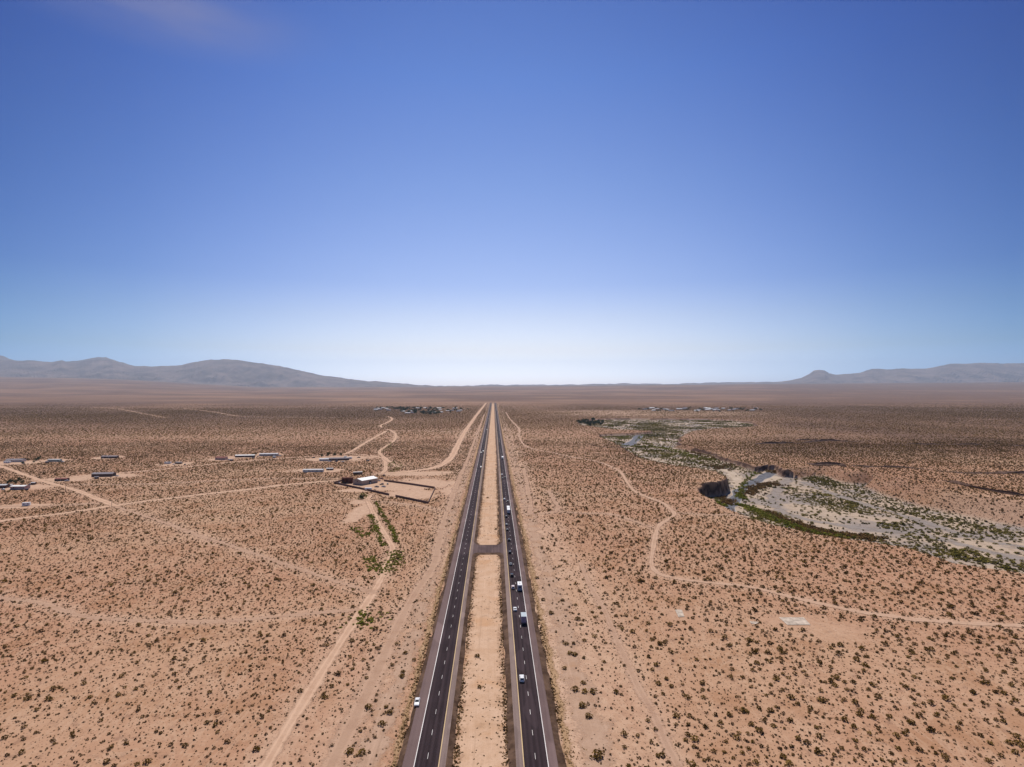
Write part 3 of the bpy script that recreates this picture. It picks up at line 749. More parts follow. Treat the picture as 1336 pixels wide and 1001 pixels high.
# ------------------------------------------------------------------ mountains
def mountain_material():
    m, n, l, out = new_mat("mountain_rock")
    pos = geo_pos(n)
    f = noise(n, l, pos, 0.0012, 6, 0.65)
    c = mix(n, l, mrange(n, l, f, 0.35, 0.65), (0.10, 0.07, 0.06), (0.23, 0.16, 0.13))
    pbsdf(n, l, out, c, 0.95, 0, 0.05)
    return m
M['mountain'] = mountain_material()
def mountain(label, prof, d0, d1, base_y, amp=0.3, seed=0):
    px = np.arange(prof[0][0], prof[-1][0] + 0.1, 1.0)
    a = np.array(prof, float)
    ridge = np.interp(px, a[:, 0], a[:, 1])
    ridge = ridge - 1.6 * (fbm(px, px * 0, 14, seed) - 0.5) - 1.0 * (fbm(px, px * 0, 5, seed + 3) - 0.5)
    by = np.interp(px, LINE_PX, LINE_Y) + base_y
    ridge = np.minimum(ridge, by)
    T = np.concatenate([np.linspace(0, 1, 40), np.linspace(1.1, 1.6, 5)])
    V = []
    for t in T:
        d = d0 + (d1 - d0) * t
        rr = ray(px, ridge); rb = ray(px, by)
        zr = CAMZ + rr[:, 2] * d1; zb = CAMZ + rb[:, 2] * d0 - 60
        x = rr[:, 0] * d
        if t <= 1:
            k = t ** 1.25
            nz = np.abs(fbm(x + 77 * seed, x * 0 + d, 1900, seed + 9, 4) - 0.5) * 2
            z = zb + (zr - zb) * (k - amp * nz * math.sin(math.pi * t ** 0.8) - 0.7 * amp * np.abs(fbm(x + 31 * seed, x * 0 + d * 0.35, 520, seed + 2, 3) - 0.5) * 2 * math.sin(math.pi * t ** 0.7))
        else:
            z = zb + (zr - zb) * max(0, 1 - (t - 1) * 1.8)
        V.append(np.stack([x, np.full(len(px), d), z], -1))
    V = np.stack(V); n, k = V.shape[:2]
    ID = np.arange(n * k).reshape(n, k)
    F = np.stack([ID[:-1, :-1], ID[:-1, 1:], ID[1:, 1:], ID[1:, :-1]], -1).reshape(-1, 4)
    tag(mesh_np("mountain_range", V.reshape(-1, 3), F, M['mountain'], smooth=False), label, "mountain", kind='structure')
mountain("hazy blue peaks far behind the left range", [(-500, 470), (-200, 468), (-60, 460), (-10, 462.5), (4, 464), (12, 468), (40, 474), (100, 471), (118, 468), (128, 466), (138, 466.4), (150, 470), (180, 479), (260, 486), (360, 492), (460, 499), (560, 504)], 28500, 31500, 0.0, 0.25, 5)
mountain("long hazy mountain range along the left horizon", [(-500, 478), (-200, 474), (-90, 470), (0, 470), (40, 470.5), (60, 472.5), (68, 472), (80, 470), (90, 473), (100, 474), (112, 471), (130, 469), (147, 469), (160, 475), (172, 478), (188, 477.5), (205, 478), (235, 476.5), (255, 472.5), (275, 469), (295, 468.6), (310, 469.5), (325, 472), (345, 474.5), (365, 478), (385, 482), (405, 487), (440, 492.5), (480, 497), (530, 501), (570, 504)], 21000, 27000, 1.0, 0.35, 1)
mountain("hazy mountain range with a pointed butte on the right horizon", [(985, 500), (1010, 498.5), (1030, 496.5), (1046, 493), (1056, 488), (1061, 484), (1068, 482.5), (1076, 483.5), (1081, 487), (1090, 488.5), (1105, 488), (1122, 486.5), (1130, 483.5), (1138, 481.6), (1165, 481.5), (1185, 481), (1208, 481), (1225, 478), (1240, 475), (1262, 474.5), (1290, 473.5), (1310, 474.5), (1336, 474), (1420, 470), (1560, 466), (1700, 472), (1850, 490)], 24000, 30000, 1.0, 0.35, 2)
mountain("low distant hills in the middle of the horizon", [(560, 504), (620, 502.6), (690, 502.2), (750, 501.8), (820, 500.2), (880, 500.8), (930, 499.2), (1000, 498.6), (1040, 499.5)], 30000, 33000, 0.8, 0.2, 3)

# ------------------------------------------------------------------ shrubs
def bush_template(seed, nleaf, leaf, flat=0.75, core=0.35):
    """unit bush (radius 1): leaf sized quads spread through a low dome that opens upward"""
    g = np.random.default_rng(seed)
    th = g.uniform(0, 2 * np.pi, nleaf); lobes = 3 + seed % 3
    rr = np.sqrt(g.uniform(core ** 2, 1, nleaf)) * (0.78 + 0.25 * np.sin(lobes * th + seed))
    up = g.uniform(0.04, 1, nleaf)
    rad = rr * (0.45 + 0.55 * np.sin(np.pi * np.clip(up * 0.75 + 0.15, 0, 1)))
    c = np.stack([rad * np.cos(th), rad * np.sin(th), up * flat * (1.05 - 0.35 * rr)], -1)
    a = g.normal(size=(nleaf, 3)) * np.array([1, 1, .45]); a /= np.linalg.norm(a, axis=1)[:, None]
    b = g.normal(size=(nleaf, 3)) * np.array([1, 1, .45]); b -= a * (a * b).sum(1)[:, None]; b /= np.linalg.norm(b, axis=1)[:, None]
    sz = leaf * g.uniform(0.6, 1.35, nleaf)[:, None]
    V = np.stack([c - a * sz, c + b * sz * 0.7, c + a * sz, c - b * sz * 0.7], 1)
    V[..., 2] = np.maximum(V[..., 2], 0.0)
    tint = np.repeat(g.uniform(-0.22, 0.22, nleaf), 4)
    return V.reshape(-1, 3), tint
def scatter_mesh(name, temps, pos, rad, hgt, tint, mat, label, cat, kind='stuff'):
    """many bushes in one mesh"""
    n = len(pos)
    pick = rng.integers(0, len(temps), n); ang = rng.uniform(0, 2 * np.pi, n)
    Vs, Ts = [], []
    zz = height(pos[:, 0], pos[:, 1])
    for k, (tv, tt) in enumerate(temps):
        i = np.where(pick == k)[0]
        if not len(i): continue
        ca, sa = np.cos(ang[i])[:, None], np.sin(ang[i])[:, None]
        X = (tv[:, 0] * ca - tv[:, 1] * sa) * rad[i][:, None] + pos[i, 0][:, None]
        Yv = (tv[:, 0] * sa + tv[:, 1] * ca) * rad[i][:, None] + pos[i, 1][:, None]
        Z = tv[:, 2] * hgt[i][:, None] + zz[i][:, None]
        Vs.append(np.stack([X, Yv, Z], -1).reshape(-1, 3))
        Ts.append(np.clip(tt[None] + tint[i][:, None], 0, 1).ravel())
    V = np.concatenate(Vs); T = np.concatenate(Ts)
    F = np.arange(len(V)).reshape(-1, 4)
    return tag(mesh_np(name, V, F, mat, attrs={'tint': T}), label, cat, kind=kind)

SLABS = [PL([(1016, 806), (1048.6, 806), (1057.6, 815.8), (1027, 815.8)]), PL([(880.7, 796), (889.6, 796), (893, 805), (885, 805.6)]), PL([(977, 811), (991, 812), (986, 814.8), (980, 814)])]
def blocked(x, y, margin=0.3, washmargin=6.0):
    """True where no desert shrub may stand"""
    b = ((x > LR['toe_out'] - 2.5) & (x < RR['toe_out'] + 3.0))
    for line, w, nm, mt, lab in TRACK_LINES:
        bx = (line[:, 0].min() - w, line[:, 0].max() + w, line[:, 1].min() - w, line[:, 1].max() + w)
        q = np.where((x > bx[0]) & (x < bx[1]) & (y > bx[2]) & (y < bx[3]) & ~b)[0]
        if len(q):
            d, _ = dist_poly(x[q], y[q], line)
            f = 0.40 if mt == 'track' else 0.34 if mt == 'path' else 0.2
            b[q] |= d < f * w + margin
    dep, sd_ = wash_depth(x, y)
    q = np.where((sd_ > -4) & (dep > 0.3) & (dep < WASH_DEPTH * 0.97))[0]
    if len(q):
        _, sg = dist_poly(x[q], y[q], WASH_RING)
        b[q] |= WASH_W[sg] < 9.5
    b |= dep >= WASH_DEPTH * 0.97
    cl = clearness(x, y)
    b |= rng.uniform(size=len(x)) < cl * 1.1
    for s in SLABS: b |= inside(x, y, s)
    return b
def jitter(x0, x1, y0, y1, cell, slope=0.95, pad=30):
    gx = np.arange(x0, x1, cell); gy = np.arange(y0, y1, cell)
    X, Y = np.meshgrid(gx, gy)
    x = (X + rng.uniform(-.5, .5, X.shape) * cell).ravel(); y = (Y + rng.uniform(-.5, .5, X.shape) * cell).ravel()
    k = np.abs(x) < slope * y + pad
    return x[k], y[k]
def pxof(x, y):  # rough photo column
    return 644 + FPX * x / np.maximum(y, 1)

def veg_density(x, y):
    """patchiness: thin and thick areas, and drainage lines where the plants crowd"""
    d = 0.45 + 0.85 * fbm(x, y, 80, 51, 4)
    line = 1 - np.abs(fbm(x * 0.35, y, 70, 61) - 0.5) * 16
    d = d + 0.5 * np.clip(line, 0, 1)
    return d
def near_verge(x):
    return np.where(x > 0, sstep(24, 60, x), sstep(31, 48, -x))

# tall shrubs
x, y = jitter(-1350, 1450, 150, 1400, 4.6)
right = (x > 22) & (y < 800)
s_ = x / y
dens = np.where(x > 0, 0.42 + 0.42 * sstep(0.1, 0.4, s_), 0.40 + 0.1 * sstep(300, 900, y)) * veg_density(x, y) * (0.25 + 0.75 * near_verge(x))
k = rng.uniform(size=len(x)) < dens * (1 - sstep(1200, 1400, y))
x, y = x[k], y[k]
k = ~blocked(x, y, 0.8); x, y = x[k], y[k]
rad = np.where(x > 0, rng.gamma(5, 0.155, len(x)) + 0.25, rng.gamma(5, 0.125, len(x)) + 0.28)
rad = np.clip(rad, 0.35, 1.75)
hg = rad * rng.uniform(0.9, 1.35, len(x)) + 0.15
tn = np.clip(0.5 + 0.55 * (fbm(x, y, 60, 71) - 0.5) + rng.normal(0, 0.2, len(x)), 0.08, 0.98)
BIG = [x, y, rad, hg, tn]
# small scrub
x, y = jitter(-1350, 1450, 150, 1400, 2.05)
dens = (0.62 * veg_density(x, y)) * (0.3 + 0.7 * near_verge(x)) * np.where(x > 0, 0.85, 1.0)
k = rng.uniform(size=len(x)) < dens * (1 - sstep(1150, 1400, y))
x, y = x[k], y[k]
k = ~blocked(x, y); x, y = x[k], y[k]
rad = np.clip(rng.gamma(5, 0.07, len(x)) + 0.12, 0.18, 0.85) * (1 + 0.25 * sstep(350, 900, y))
hg = rad * rng.uniform(0.8, 1.2, len(x)) + 0.05
tn = np.clip(0.42 + 0.5 * (fbm(x, y, 45, 73) - 0.5) + rng.normal(0, 0.15, len(x)), 0.05, 0.9)
SMALL = [x, y, rad, hg, tn]

# seedlings and dead tufts, close to the camera only
x, y = jitter(-640, 660, 150, 700, 1.45)
k = rng.uniform(size=len(x)) < 0.5 * veg_density(x, y) * (0.35 + 0.65 * near_verge(x))
x, y = x[k], y[k]
k = ~blocked(x, y, 0.1); x, y = x[k], y[k]
rad = rng.uniform(0.10, 0.32, len(x))
TINY = [x, y, rad, rad * rng.uniform(0.7, 1.2, len(x)), np.clip(rng.normal(0.35, 0.2, len(x)), 0.02, 0.9)]

T_BIG = [bush_template(100 + i, 95, 0.17) for i in range(8)]
T_BIGFAR = [bush_template(140 + i, 26, 0.33) for i in range(6)]
T_SM = [bush_template(200 + i, 26, 0.30, 0.8, 0.1) for i in range(6)]
T_SMFAR = [bush_template(240 + i, 9, 0.52, 0.8, 0.1) for i in range(6)]
T_TINY = [bush_template(280 + i, 6, 0.62, 0.8, 0.1) for i in range(6)]

def in_frame(x, y, m=0):
    px = CX + (FPX * np.tan(np.arctan2(x, y) + YAW))     # yawed lens
    py = 507 + FPX * CAMZ / y
    return (px > -m) & (px < 1336 + m) & (py < 1001 + m)

def region(x, y):
    px = pxof(x, y)
    if -12 < x < 5: return 'median'
    if x < 0:
        dA, _ = dist_poly(np.array([x]), np.array([y]), TRACK_LINES[0][0])
        at = np.interp(y, np.sort(TRACK_LINES[0][0][:, 1]), TRACK_LINES[0][0][np.argsort(TRACK_LINES[0][0][:, 1]), 0])
        if x < at:
            return 'far left' if px < 170 else 'left'
        at2 = np.interp(y, np.sort(TRACK_LINES[1][0][:, 1]), TRACK_LINES[1][0][np.argsort(TRACK_LINES[1][0][:, 1]), 0])
        return 'between' if x < at2 else 'verge'
    rt = np.interp(y, np.sort(TRACK_LINES[17][0][:, 1]), TRACK_LINES[17][0][np.argsort(TRACK_LINES[17][0][:, 1]), 0])
    if x < rt: return 'right verge'
    return 'right' if px < 1100 else 'far right'
WHERE = {'median': "on the sandy median", 'far left': "at the left edge of the foreground desert", 'left': "in the foreground desert left of the wide track", 'between': "between the wide track and the faint sandy track",
         'verge': "between the faint sandy track and the left carriageway", 'right verge': "between the right carriageway and the two rut track", 'right': "in the foreground desert right of the two rut track", 'far right': "at the lower right of the foreground desert"}
def individuals(pop, temps, mat, name, cat, n, look, meshcache):
    x, y, rad, hg, tn = pop
    ok = in_frame(x, y, -4)
    size = np.where(ok, rad / y, 0)
    # the largest in the photo
    order = np.argsort(-size)[:n]
    for i in order:
        q = int(rng.integers(0, len(temps))); t = min(3, int(tn[i] * 4))
        key = (q, t)
        if key not in meshcache:
            V, tt = temps[q]
            me_o = mesh_np(name, V, np.arange(len(V)).reshape(-1, 4), mat, attrs={'tint': np.clip(tt + (t + .5) / 4, 0, 1)})
            meshcache[key] = me_o.data; o = me_o
        else:
            o = bpy.data.objects.new(name, meshcache[key]); COL.objects.link(o)
        o.location = (x[i], y[i], 0); o.rotation_euler = (0, 0, rng.uniform(0, 6.28)); o.scale = (rad[i], rad[i], hg[i])
        rg = region(x[i], y[i])
        big = look[0] if rad[i] > look[2] else look[1]
        tag(o, f"{big} {WHERE[rg]}", cat, f"{big} {WHERE[rg]}")
    m = np.ones(len(x), bool); m[order] = False
    return [a[m] for a in pop]

# single shrubs that stand out beside the road
OUT = [(622.7, 855, 1.5, "round brown shrub alone on the median"), (626, 895.5, 1.2, "low flat shrub on the lower median"), (647, 689, 1.6, "dark bush on the median above the turnaround"), (636, 648, 1.7, "dark shrub on the upper median"),
       (719, 799, 1.9, "tall olive bush beside the right verge near the box truck"), (708.6, 781.5, 1.6, "dark round bush close beside the right verge"), (738.5, 839, 1.6, "upper of the bushes lining the right verge"),
       (749, 853, 1.7, "round olive bush on the pale right verge strip"), (736.7, 871, 1.3, "small round bush on the pale right verge strip"), (750.7, 899, 1.9, "tall bush on the right verge level with the white car"), (761, 890, 1.4, "bush paired behind a taller one on the right verge"),
       (759.5, 920, 1.9, "dark bush on the right verge just below the white car"), (768, 934, 1.7, "dark bush touching its larger neighbour on the right verge"), (779, 986, 2.5, "largest brown bush standing by the right verge at the bottom"),
       (456, 980, 1.7, "green bush by the faint track at the bottom left of the highway"), (480.7, 922, 1.7, "olive bush beside the faint sandy track"), (524.5, 881.5, 1.5, "bush just above the parked white car"), (508.7, 929, 1.6, "bush left of the parked white car"),
       (655.5, 652, 1.0, "small dark shrub at the right edge of the median")]
T_OUT = [bush_template(300 + i, 170, 0.13) for i in range(4)]
for i, (a, b, r, lab) in enumerate(OUT):
    p = P(a, b + 2)
    V, tt = T_OUT[i % 4]
    o = mesh_np("creosote_bush", V, np.arange(len(V)).reshape(-1, 4), M['creosote'], attrs={'tint': np.clip(tt + 0.45 + 0.06 * (i % 4), 0, 1)})
    o.location = (p[0], p[1], 0); o.scale = (r, r, r * 1.15); o.rotation_euler = (0, 0, i * 1.3)
    tag(o, lab, "bush")
cache_b, cache_s = {}, {}
BIG = individuals(BIG, T_BIG, M['creosote'], "creosote_bush", "bush", 280, ("broad olive brown creosote bush", "slim olive brown creosote bush", 1.25), cache_b)
SMALL = individuals(SMALL, T_SM, M['scrub'], "bursage_shrub", "shrub", 290, ("dark low bursage shrub", "small dark bursage shrub", 0.62), cache_s)
def take(pop, m): return [a[m] for a in pop]
def merged(name, sets, mat, label, cat):
    """several levels of detail of one kind, joined as ONE mesh"""
    Vs, Ts = [], []
    for temps, (x, y, rad, hg, tn) in sets:
        pick = rng.integers(0, len(temps), len(x)); ang = rng.uniform(0, 6.283, len(x)); zz = height(x, y)
        for k, (tv, tt) in enumerate(temps):
            i = np.where(pick == k)[0]
            if not len(i): continue
            ca, sa = np.cos(ang[i])[:, None], np.sin(ang[i])[:, None]
            X = (tv[:, 0] * ca - tv[:, 1] * sa) * rad[i][:, None] + x[i][:, None]
            Yv = (tv[:, 0] * sa + tv[:, 1] * ca) * rad[i][:, None] + y[i][:, None]
            Vs.append(np.stack([X, Yv, tv[:, 2] * hg[i][:, None] + zz[i][:, None]], -1).reshape(-1, 3))
            Ts.append(np.clip(tt[None] + tn[i][:, None], 0, 1).ravel())
    V = np.concatenate(Vs); T = np.concatenate(Ts)
    tag(mesh_np(name, V, np.arange(len(V)).reshape(-1, 4), mat, attrs={'tint': T}), label, cat, kind='stuff')
# far shrubs, out to where they melt into the plain
fx, fy = jitter(-4200, 4400, 1250, 4600, 7.0)
k = rng.uniform(size=len(fx)) < 0.9 * (0.3 + 1.2 * fbm(fx, fy, 300, 81)) * sstep(1250, 1450, fy) * (1 - sstep(2200, 4600, fy) * .92)
fx, fy = fx[k], fy[k]
k = ~blocked(fx, fy, 1.0); fx, fy = fx[k], fy[k]
FAR = [fx, fy, rng.uniform(1.2, 2.4, len(fx)), rng.uniform(0.9, 1.6, len(fx)), np.clip(0.45 + rng.normal(0, .15, len(fx)), 0.05, .9)]
merged("desert_shrubs", [(T_BIG, take(BIG, BIG[1] < 330)), (T_BIGFAR, take(BIG, BIG[1] >= 330)), (T_TINY, FAR)], M['creosote'], "olive creosote scrub dotting the plain out to the distance", "scrub")
merged("low_scrub", [(T_SM, take(SMALL, SMALL[1] < 240)), (T_SMFAR, take(SMALL, (SMALL[1] >= 240) & (SMALL[1] < 520))), (T_TINY, take(SMALL, SMALL[1] >= 520)), (T_TINY, TINY)], M['scrub'], "small dark bursage scattered thickly over the bare soil", "scrub")
print("shrubs", len(BIG[0]), len(SMALL[0]), len(fx))

# dry grass tufts along the road edges and on the median
n = 6500
gx = np.concatenate([LR['toe_out'] - rng.gamma(1.5, 0.9, n // 3), RR['toe_out'] + rng.gamma(1.6, 1.3, n // 3), np.where(rng.uniform(size=n // 3) < .5, LR['toe_in'] + rng.gamma(1.4, .6, n // 3), RR['toe_in'] - rng.gamma(1.4, .6, n // 3))])
gy = np.concatenate([150 + rng.beta(1, 2.2, n // 3) * 900 for _ in range(3)])
GR = [gx, gy, rng.uniform(.15, .4, len(gx)), rng.uniform(.15, .4, len(gx)), np.clip(rng.normal(.5, .2, len(gx)), 0, 1)]
merged("dry_grass", [(T_TINY, GR)], M['drygrass'], "golden dry grass tufts fringing the highway banks", "grass")

mx = rng.uniform(LR['toe_in'] + .5, RR['toe_in'] - .5, 1500); my = 150 + rng.beta(1, 2.0, 1500) * 1300
k = (rng.uniform(size=1500) < sstep(0.40, 0.62, fbm(mx, my, 24, 111))) & ((my < 398) | (my > 434)); mx, my = mx[k], my[k]
MD = [mx, my, rng.uniform(.12, .5, len(mx)), rng.uniform(.08, .35, len(mx)), np.clip(rng.normal(.4, .2, len(mx)), 0, 1)]
tx_ = [LR['toe_out'], LR['toe_in'], RR['toe_in'], RR['toe_out']]
ex = np.concatenate([t + rng.normal(0.2 * d, 0.7, 1500) for t, d in zip(tx_, (-1, 1, -1, 1))]); ey = 150 + rng.beta(1, 2.2, 6000) * 900
k = (rng.uniform(size=6000) < sstep(0.35, 0.6, fbm(ex * 3, ey, 14, 121))) & ((ey < 390) | (ey > 440) | (np.abs(ex + 4) > 20)); ex, ey = ex[k], ey[k]
MD = [np.concatenate([a, b]) for a, b in zip(MD, [ex, ey, rng.uniform(.15, .6, len(ex)), rng.uniform(.15, .5, len(ex)), np.clip(rng.normal(.3, .2, len(ex)), 0, 1)])]
merged("roadside_weeds", [(T_TINY, MD)], M['scrub'], "small brown weeds on the sandy median and along the gravel banks of the highway", "weeds")

# ------------------------------------------------------------------ plants of the wash
def along(pts, n, spread, z=WZ):
    line = smooth_line(PLW(pts) if z < -1 else PL(pts, z), 3.0)
    i = rng.integers(0, len(line), n)
    p = line[i] + rng.normal(0, spread, (n, 2))
    return p[:, 0], p[:, 1]
def floor_only(x, y):
    dep, _ = wash_depth(x, y)
    return dep > WASH_DEPTH * 0.9
def pop(x, y, r0, r1, t, flat=1.0, dev=.17):
    return [x, y, rng.uniform(r0, r1, len(x)), rng.uniform(r0, r1, len(x)) * flat, np.clip(rng.normal(t, dev, len(x)), 0, 1)]
T_RIP = [bush_template(400 + i, 60, 0.24, 0.85, 0.1) for i in range(6)]
T_RIPFAR = [bush_template(440 + i, 16, 0.42, 0.8, 0.1) for i in range(6)]
REED_LINES = [([(966, 659), (984, 665), (1008, 676.5), (1031, 684.5), (1054, 693), (1074, 697.5), (1100, 700)], 620, 3.4), ([(962, 648), (968, 636), (974, 628), (985, 617), (989, 612)], 160, 2.6), ([(972, 652), (967, 647), (968, 640)], 80, 2.0),
              ([(812, 582), (830, 583), (850, 583), (880, 588), (905, 597), (925, 600)], 360, 7.0), ([(838, 577), (836, 571), (842, 567)], 80, 7.0), ([(917, 648), (930, 655), (942, 660)], 120, 4.0), ([(810, 573), (818, 569), (825, 567)], 90, 8)]
xs_, ys_ = [np.concatenate(q) for q in zip(*[along(a, b, c) for a, b, c in REED_LINES])]
k = floor_only(xs_, ys_) ; xs_, ys_ = xs_[k], ys_[k]
merged("reed_bed", [(T_RIP, pop(xs_, ys_, 0.9, 2.8, 0.5, 1.0, .28))], M['reed'], "bright green reeds lining the river and near rim", "reeds")
TAM_LINES = [([(1050, 690), (1062, 692), (1090, 697.5), (1118, 700.5), (1140, 703)], 420, 4.5), ([(975, 645), (985, 637), (1000, 632), (1012, 632)], 260, 5.0), ([(1002, 668), (1020, 676), (1040, 684), (1060, 690)], 200, 3.5), ([(930, 645), (945, 652), (953, 658)], 140, 4),
             ([(1003, 615), (1020, 617), (1035, 616)], 120, 5), ([(900, 590), (930, 597), (960, 604)], 160, 6), ([(925, 608), (945, 612), (955, 606)], 100, 7)]
xs_, ys_ = [np.concatenate(q) for q in zip(*[along(a, b, c) for a, b, c in TAM_LINES])]
k = floor_only(xs_, ys_) ; xs_, ys_ = xs_[k], ys_[k]
merged("tamarisk_thicket", [(T_RIP, pop(xs_, ys_, 1.2, 2.8, 0.5))], M['tamarisk'], "rusty brown tamarisk thickets beside the river", "thicket")
gx, gy = jitter(-50, 1500, 380, 2500, 4.2)
dep, sd_ = wash_depth(gx, gy)
k = dep > WASH_DEPTH * 0.93; gx, gy = gx[k], gy[k]
pc = fbm(gx, gy * 0.7, 55, 91)
pc2 = fbm(gx, gy, 16, 95)
thick = sstep(0.44, 0.58, pc) * 0.66 + 0.20 + 0.45 * sstep(0.58, 0.72, pc2)
thick = np.where(gy > 1000, np.minimum(1, thick * 0.95), thick)
# green patch under the far bank and the scrubby terrace far up the wash
gpx, _gp = P(1065, 627, WZ), 0
thick = np.maximum(thick, 0.95 * (1 - sstep(0.6, 1.15, np.hypot((gx - gpx[0]) / 62, (gy - gpx[1]) / 70) + (pc2 - .5))))
for line, w in ((wl_([(1032, 622), (1020, 634), (1008, 648), (1010, 660), (1025, 669), (1045, 676), (1075, 682), (1115, 688), (1160, 693), (1200, 697), (1260, 712), (1336, 730)]), 7), (wl_([(1045, 628), (1075, 640), (1105, 651), (1140, 662), (1180, 673), (1230, 690), (1290, 706), (1340, 715)]), 6),
                (wl_([(947, 673), (952, 664), (958, 652), (966, 641), (977, 633), (990, 626), (1003, 619), (1012, 614)]), 9), (wl_([(865, 586), (897, 591), (918, 595), (950, 602), (990, 613)]), 7), (wl_([(944, 612), (955, 618), (962, 626), (965, 634)]), 12), (wl_([(815, 583), (824, 578), (831, 573), (834, 568)]), 12), (wl_([(870, 553.5), (905, 552.3), (940, 551.5), (972, 552.3)]), 14)):
    d, _ = dist_poly(gx, gy, line)
    thick = np.where(d < w, thick * 0.06, thick)
k = rng.uniform(size=len(gx)) < thick; gx, gy, pc = gx[k], gy[k], pc[k]
WB = pop(gx, gy, 0.8, 2.4, 0.45, 0.85)
bigger = 1 + 0.9 * sstep(0.55, 0.75, fbm(gx, gy, 22, 97))
WB[2] = WB[2] * bigger; WB[3] = WB[3] * bigger ** .6
WB[4] = np.clip(1.0 * (fbm(gx, gy, 40, 99)) + rng.normal(0, .15, len(gx)) + 0.05, 0, 1)
# olive bands that follow the bars
ol = [([(1045, 643), (1070, 652), (1100, 662), (1130, 668)], 200, 10), ([(1150, 683), (1200, 694), (1250, 697), (1300, 704)], 130, 11), ([(1160, 664), (1200, 672), (1260, 684), (1320, 697)], 150, 6), ([(1052, 618), (1068, 625), (1084, 632)], 420, 13), ([(1215, 715), (1260, 727), (1310, 737)], 60, 6)]
ox, oy = [np.concatenate(q) for q in zip(*[along(a, b, c) for a, b, c in ol])]
k = floor_only(ox, oy); ox, oy = ox[k], oy[k]
OB = pop(ox, oy, 0.8, 2.2, 0.5, 0.9)
WB = [np.concatenate([a, b]) for a, b in zip(WB, OB)]
gx, gy = WB[0], WB[1]
# the largest of them in the photo stand as plants of their own
order = np.argsort(-np.where(in_frame(gx, gy, -4), WB[2] / gy, 0))[:120]
wc = {}
for i in order:
    q = int(rng.integers(0, 4)); t = min(3, int(WB[4][i] * 4))
    if (q, t) not in wc:
        V, tt = T_RIP[q]
        o = mesh_np("wash_bush", V, np.arange(len(V)).reshape(-1, 4), M['riparian'], attrs={'tint': np.clip(tt + (t + .5) / 4, 0, 1)}); wc[(q, t)] = o.data
    else:
        o = bpy.data.objects.new("wash_bush", wc[(q, t)]); COL.objects.link(o)
    o.location = (gx[i], gy[i], float(height(np.array([gx[i]]), np.array([gy[i]]))[0])); o.scale = (WB[2][i], WB[2][i], WB[3][i]); o.rotation_euler = (0, 0, rng.uniform(0, 6.28))
    col = "pale green" if t >= 2 else "dark olive"
    side = "at the right end of the pale wash floor" if pxof(gx[i], gy[i]) > 1230 else "on the nearer gravel of the wash floor"
    tag(o, f"{col} bush {side}", "bush", f"{col} bushes {side}")
m = np.ones(len(gx), bool); m[order] = False
WB = take(WB, m)
merged("wash_scrub", [(T_RIP, take(WB, WB[1] < 800)), (T_RIPFAR, take(WB, WB[1] >= 800))], M['riparian'], "olive and green brush scattered over the pale wash floor", "scrub")

# green brush lining the small wash beside the wide track
lines = [([(490, 655), (497, 668), (506, 682), (513, 695), (517, 707)], 170, 1.1), ([(484, 672), (489, 685), (494, 697), (500, 712)], 150, 1.4), ([(470, 652), (476, 647), (472, 644)], 25, 2.5), ([(504, 745), (510, 738), (515, 730), (518, 720)], 90, 3.0), ([(481, 728), (487, 736), (492, 744)], 60, 2.5), ([(463, 690), (470, 696), (474, 700)], 45, 2.5), ([(480, 698), (485, 692)], 20, 1.5), ([(478, 800), (470, 812), (490, 812)], 40, 4.0), ([(508, 608), (515, 603), (519, 612), (512, 615)], 80, 4.0), ([(500, 590), (507, 583), (512, 577)], 60, 5.0)]
xs_, ys_ = [np.concatenate(q) for q in zip(*[along(a, int(b * 1.8), c, 0.0) for a, b, c in lines])]
merged("arroyo_brush", [(T_RIP, pop(xs_, ys_, 0.45, 1.25, 0.55))], M['reed'], "green brush crowding the small arroyo beside the wide left track", "brush")

# ------------------------------------------------------------------ vehicles
def paint(name, c, rough=0.3, spec=0.5):
    return simple(name, c, rough, 0.0, spec, 0.04, 0.8)
PT = {'white': paint("white_paintwork", (0.74, 0.73, 0.72)), 'dark': paint("black_paintwork", (0.022, 0.022, 0.026)), 'grey': paint("grey_paintwork", (0.16, 0.165, 0.18)),
      'silver': paint("silver_paintwork", (0.45, 0.46, 0.48)), 'blush': paint("pale_rose_paintwork", (0.68, 0.55, 0.54)), 'red': paint("dark_red_paintwork", (0.20, 0.035, 0.03)), 'navy': paint("navy_paintwork", (0.03, 0.04, 0.08))}
GLASS = simple("dark_glass", (0.018, 0.022, 0.028), 0.08, 0, 0.6, 0.1)
TYRE = simple("tyre_rubber", (0.018, 0.017, 0.017), 0.85)
RIM = simple("wheel_rim", (0.42, 0.42, 0.43), 0.35, 0.8)
LAMP = simple("headlight_glass", (0.75, 0.76, 0.78), 0.15)
TAIL = simple("tail_light_red", (0.32, 0.015, 0.012), 0.2)
TRIM = simple("black_trim", (0.02, 0.02, 0.02), 0.6)
STEEL = simple("dull_steel", (0.28, 0.28, 0.29), 0.45, 0.5)
BOXGREY = simple("box_body_grey", (0.34, 0.27, 0.34), 0.5)
BOXROOF = simple("box_roof_pale", (0.40, 0.45, 0.48), 0.6)
BOXWHITE = simple("white_panel", (0.76, 0.75, 0.74), 0.5, 0, 0.3, 0.04)

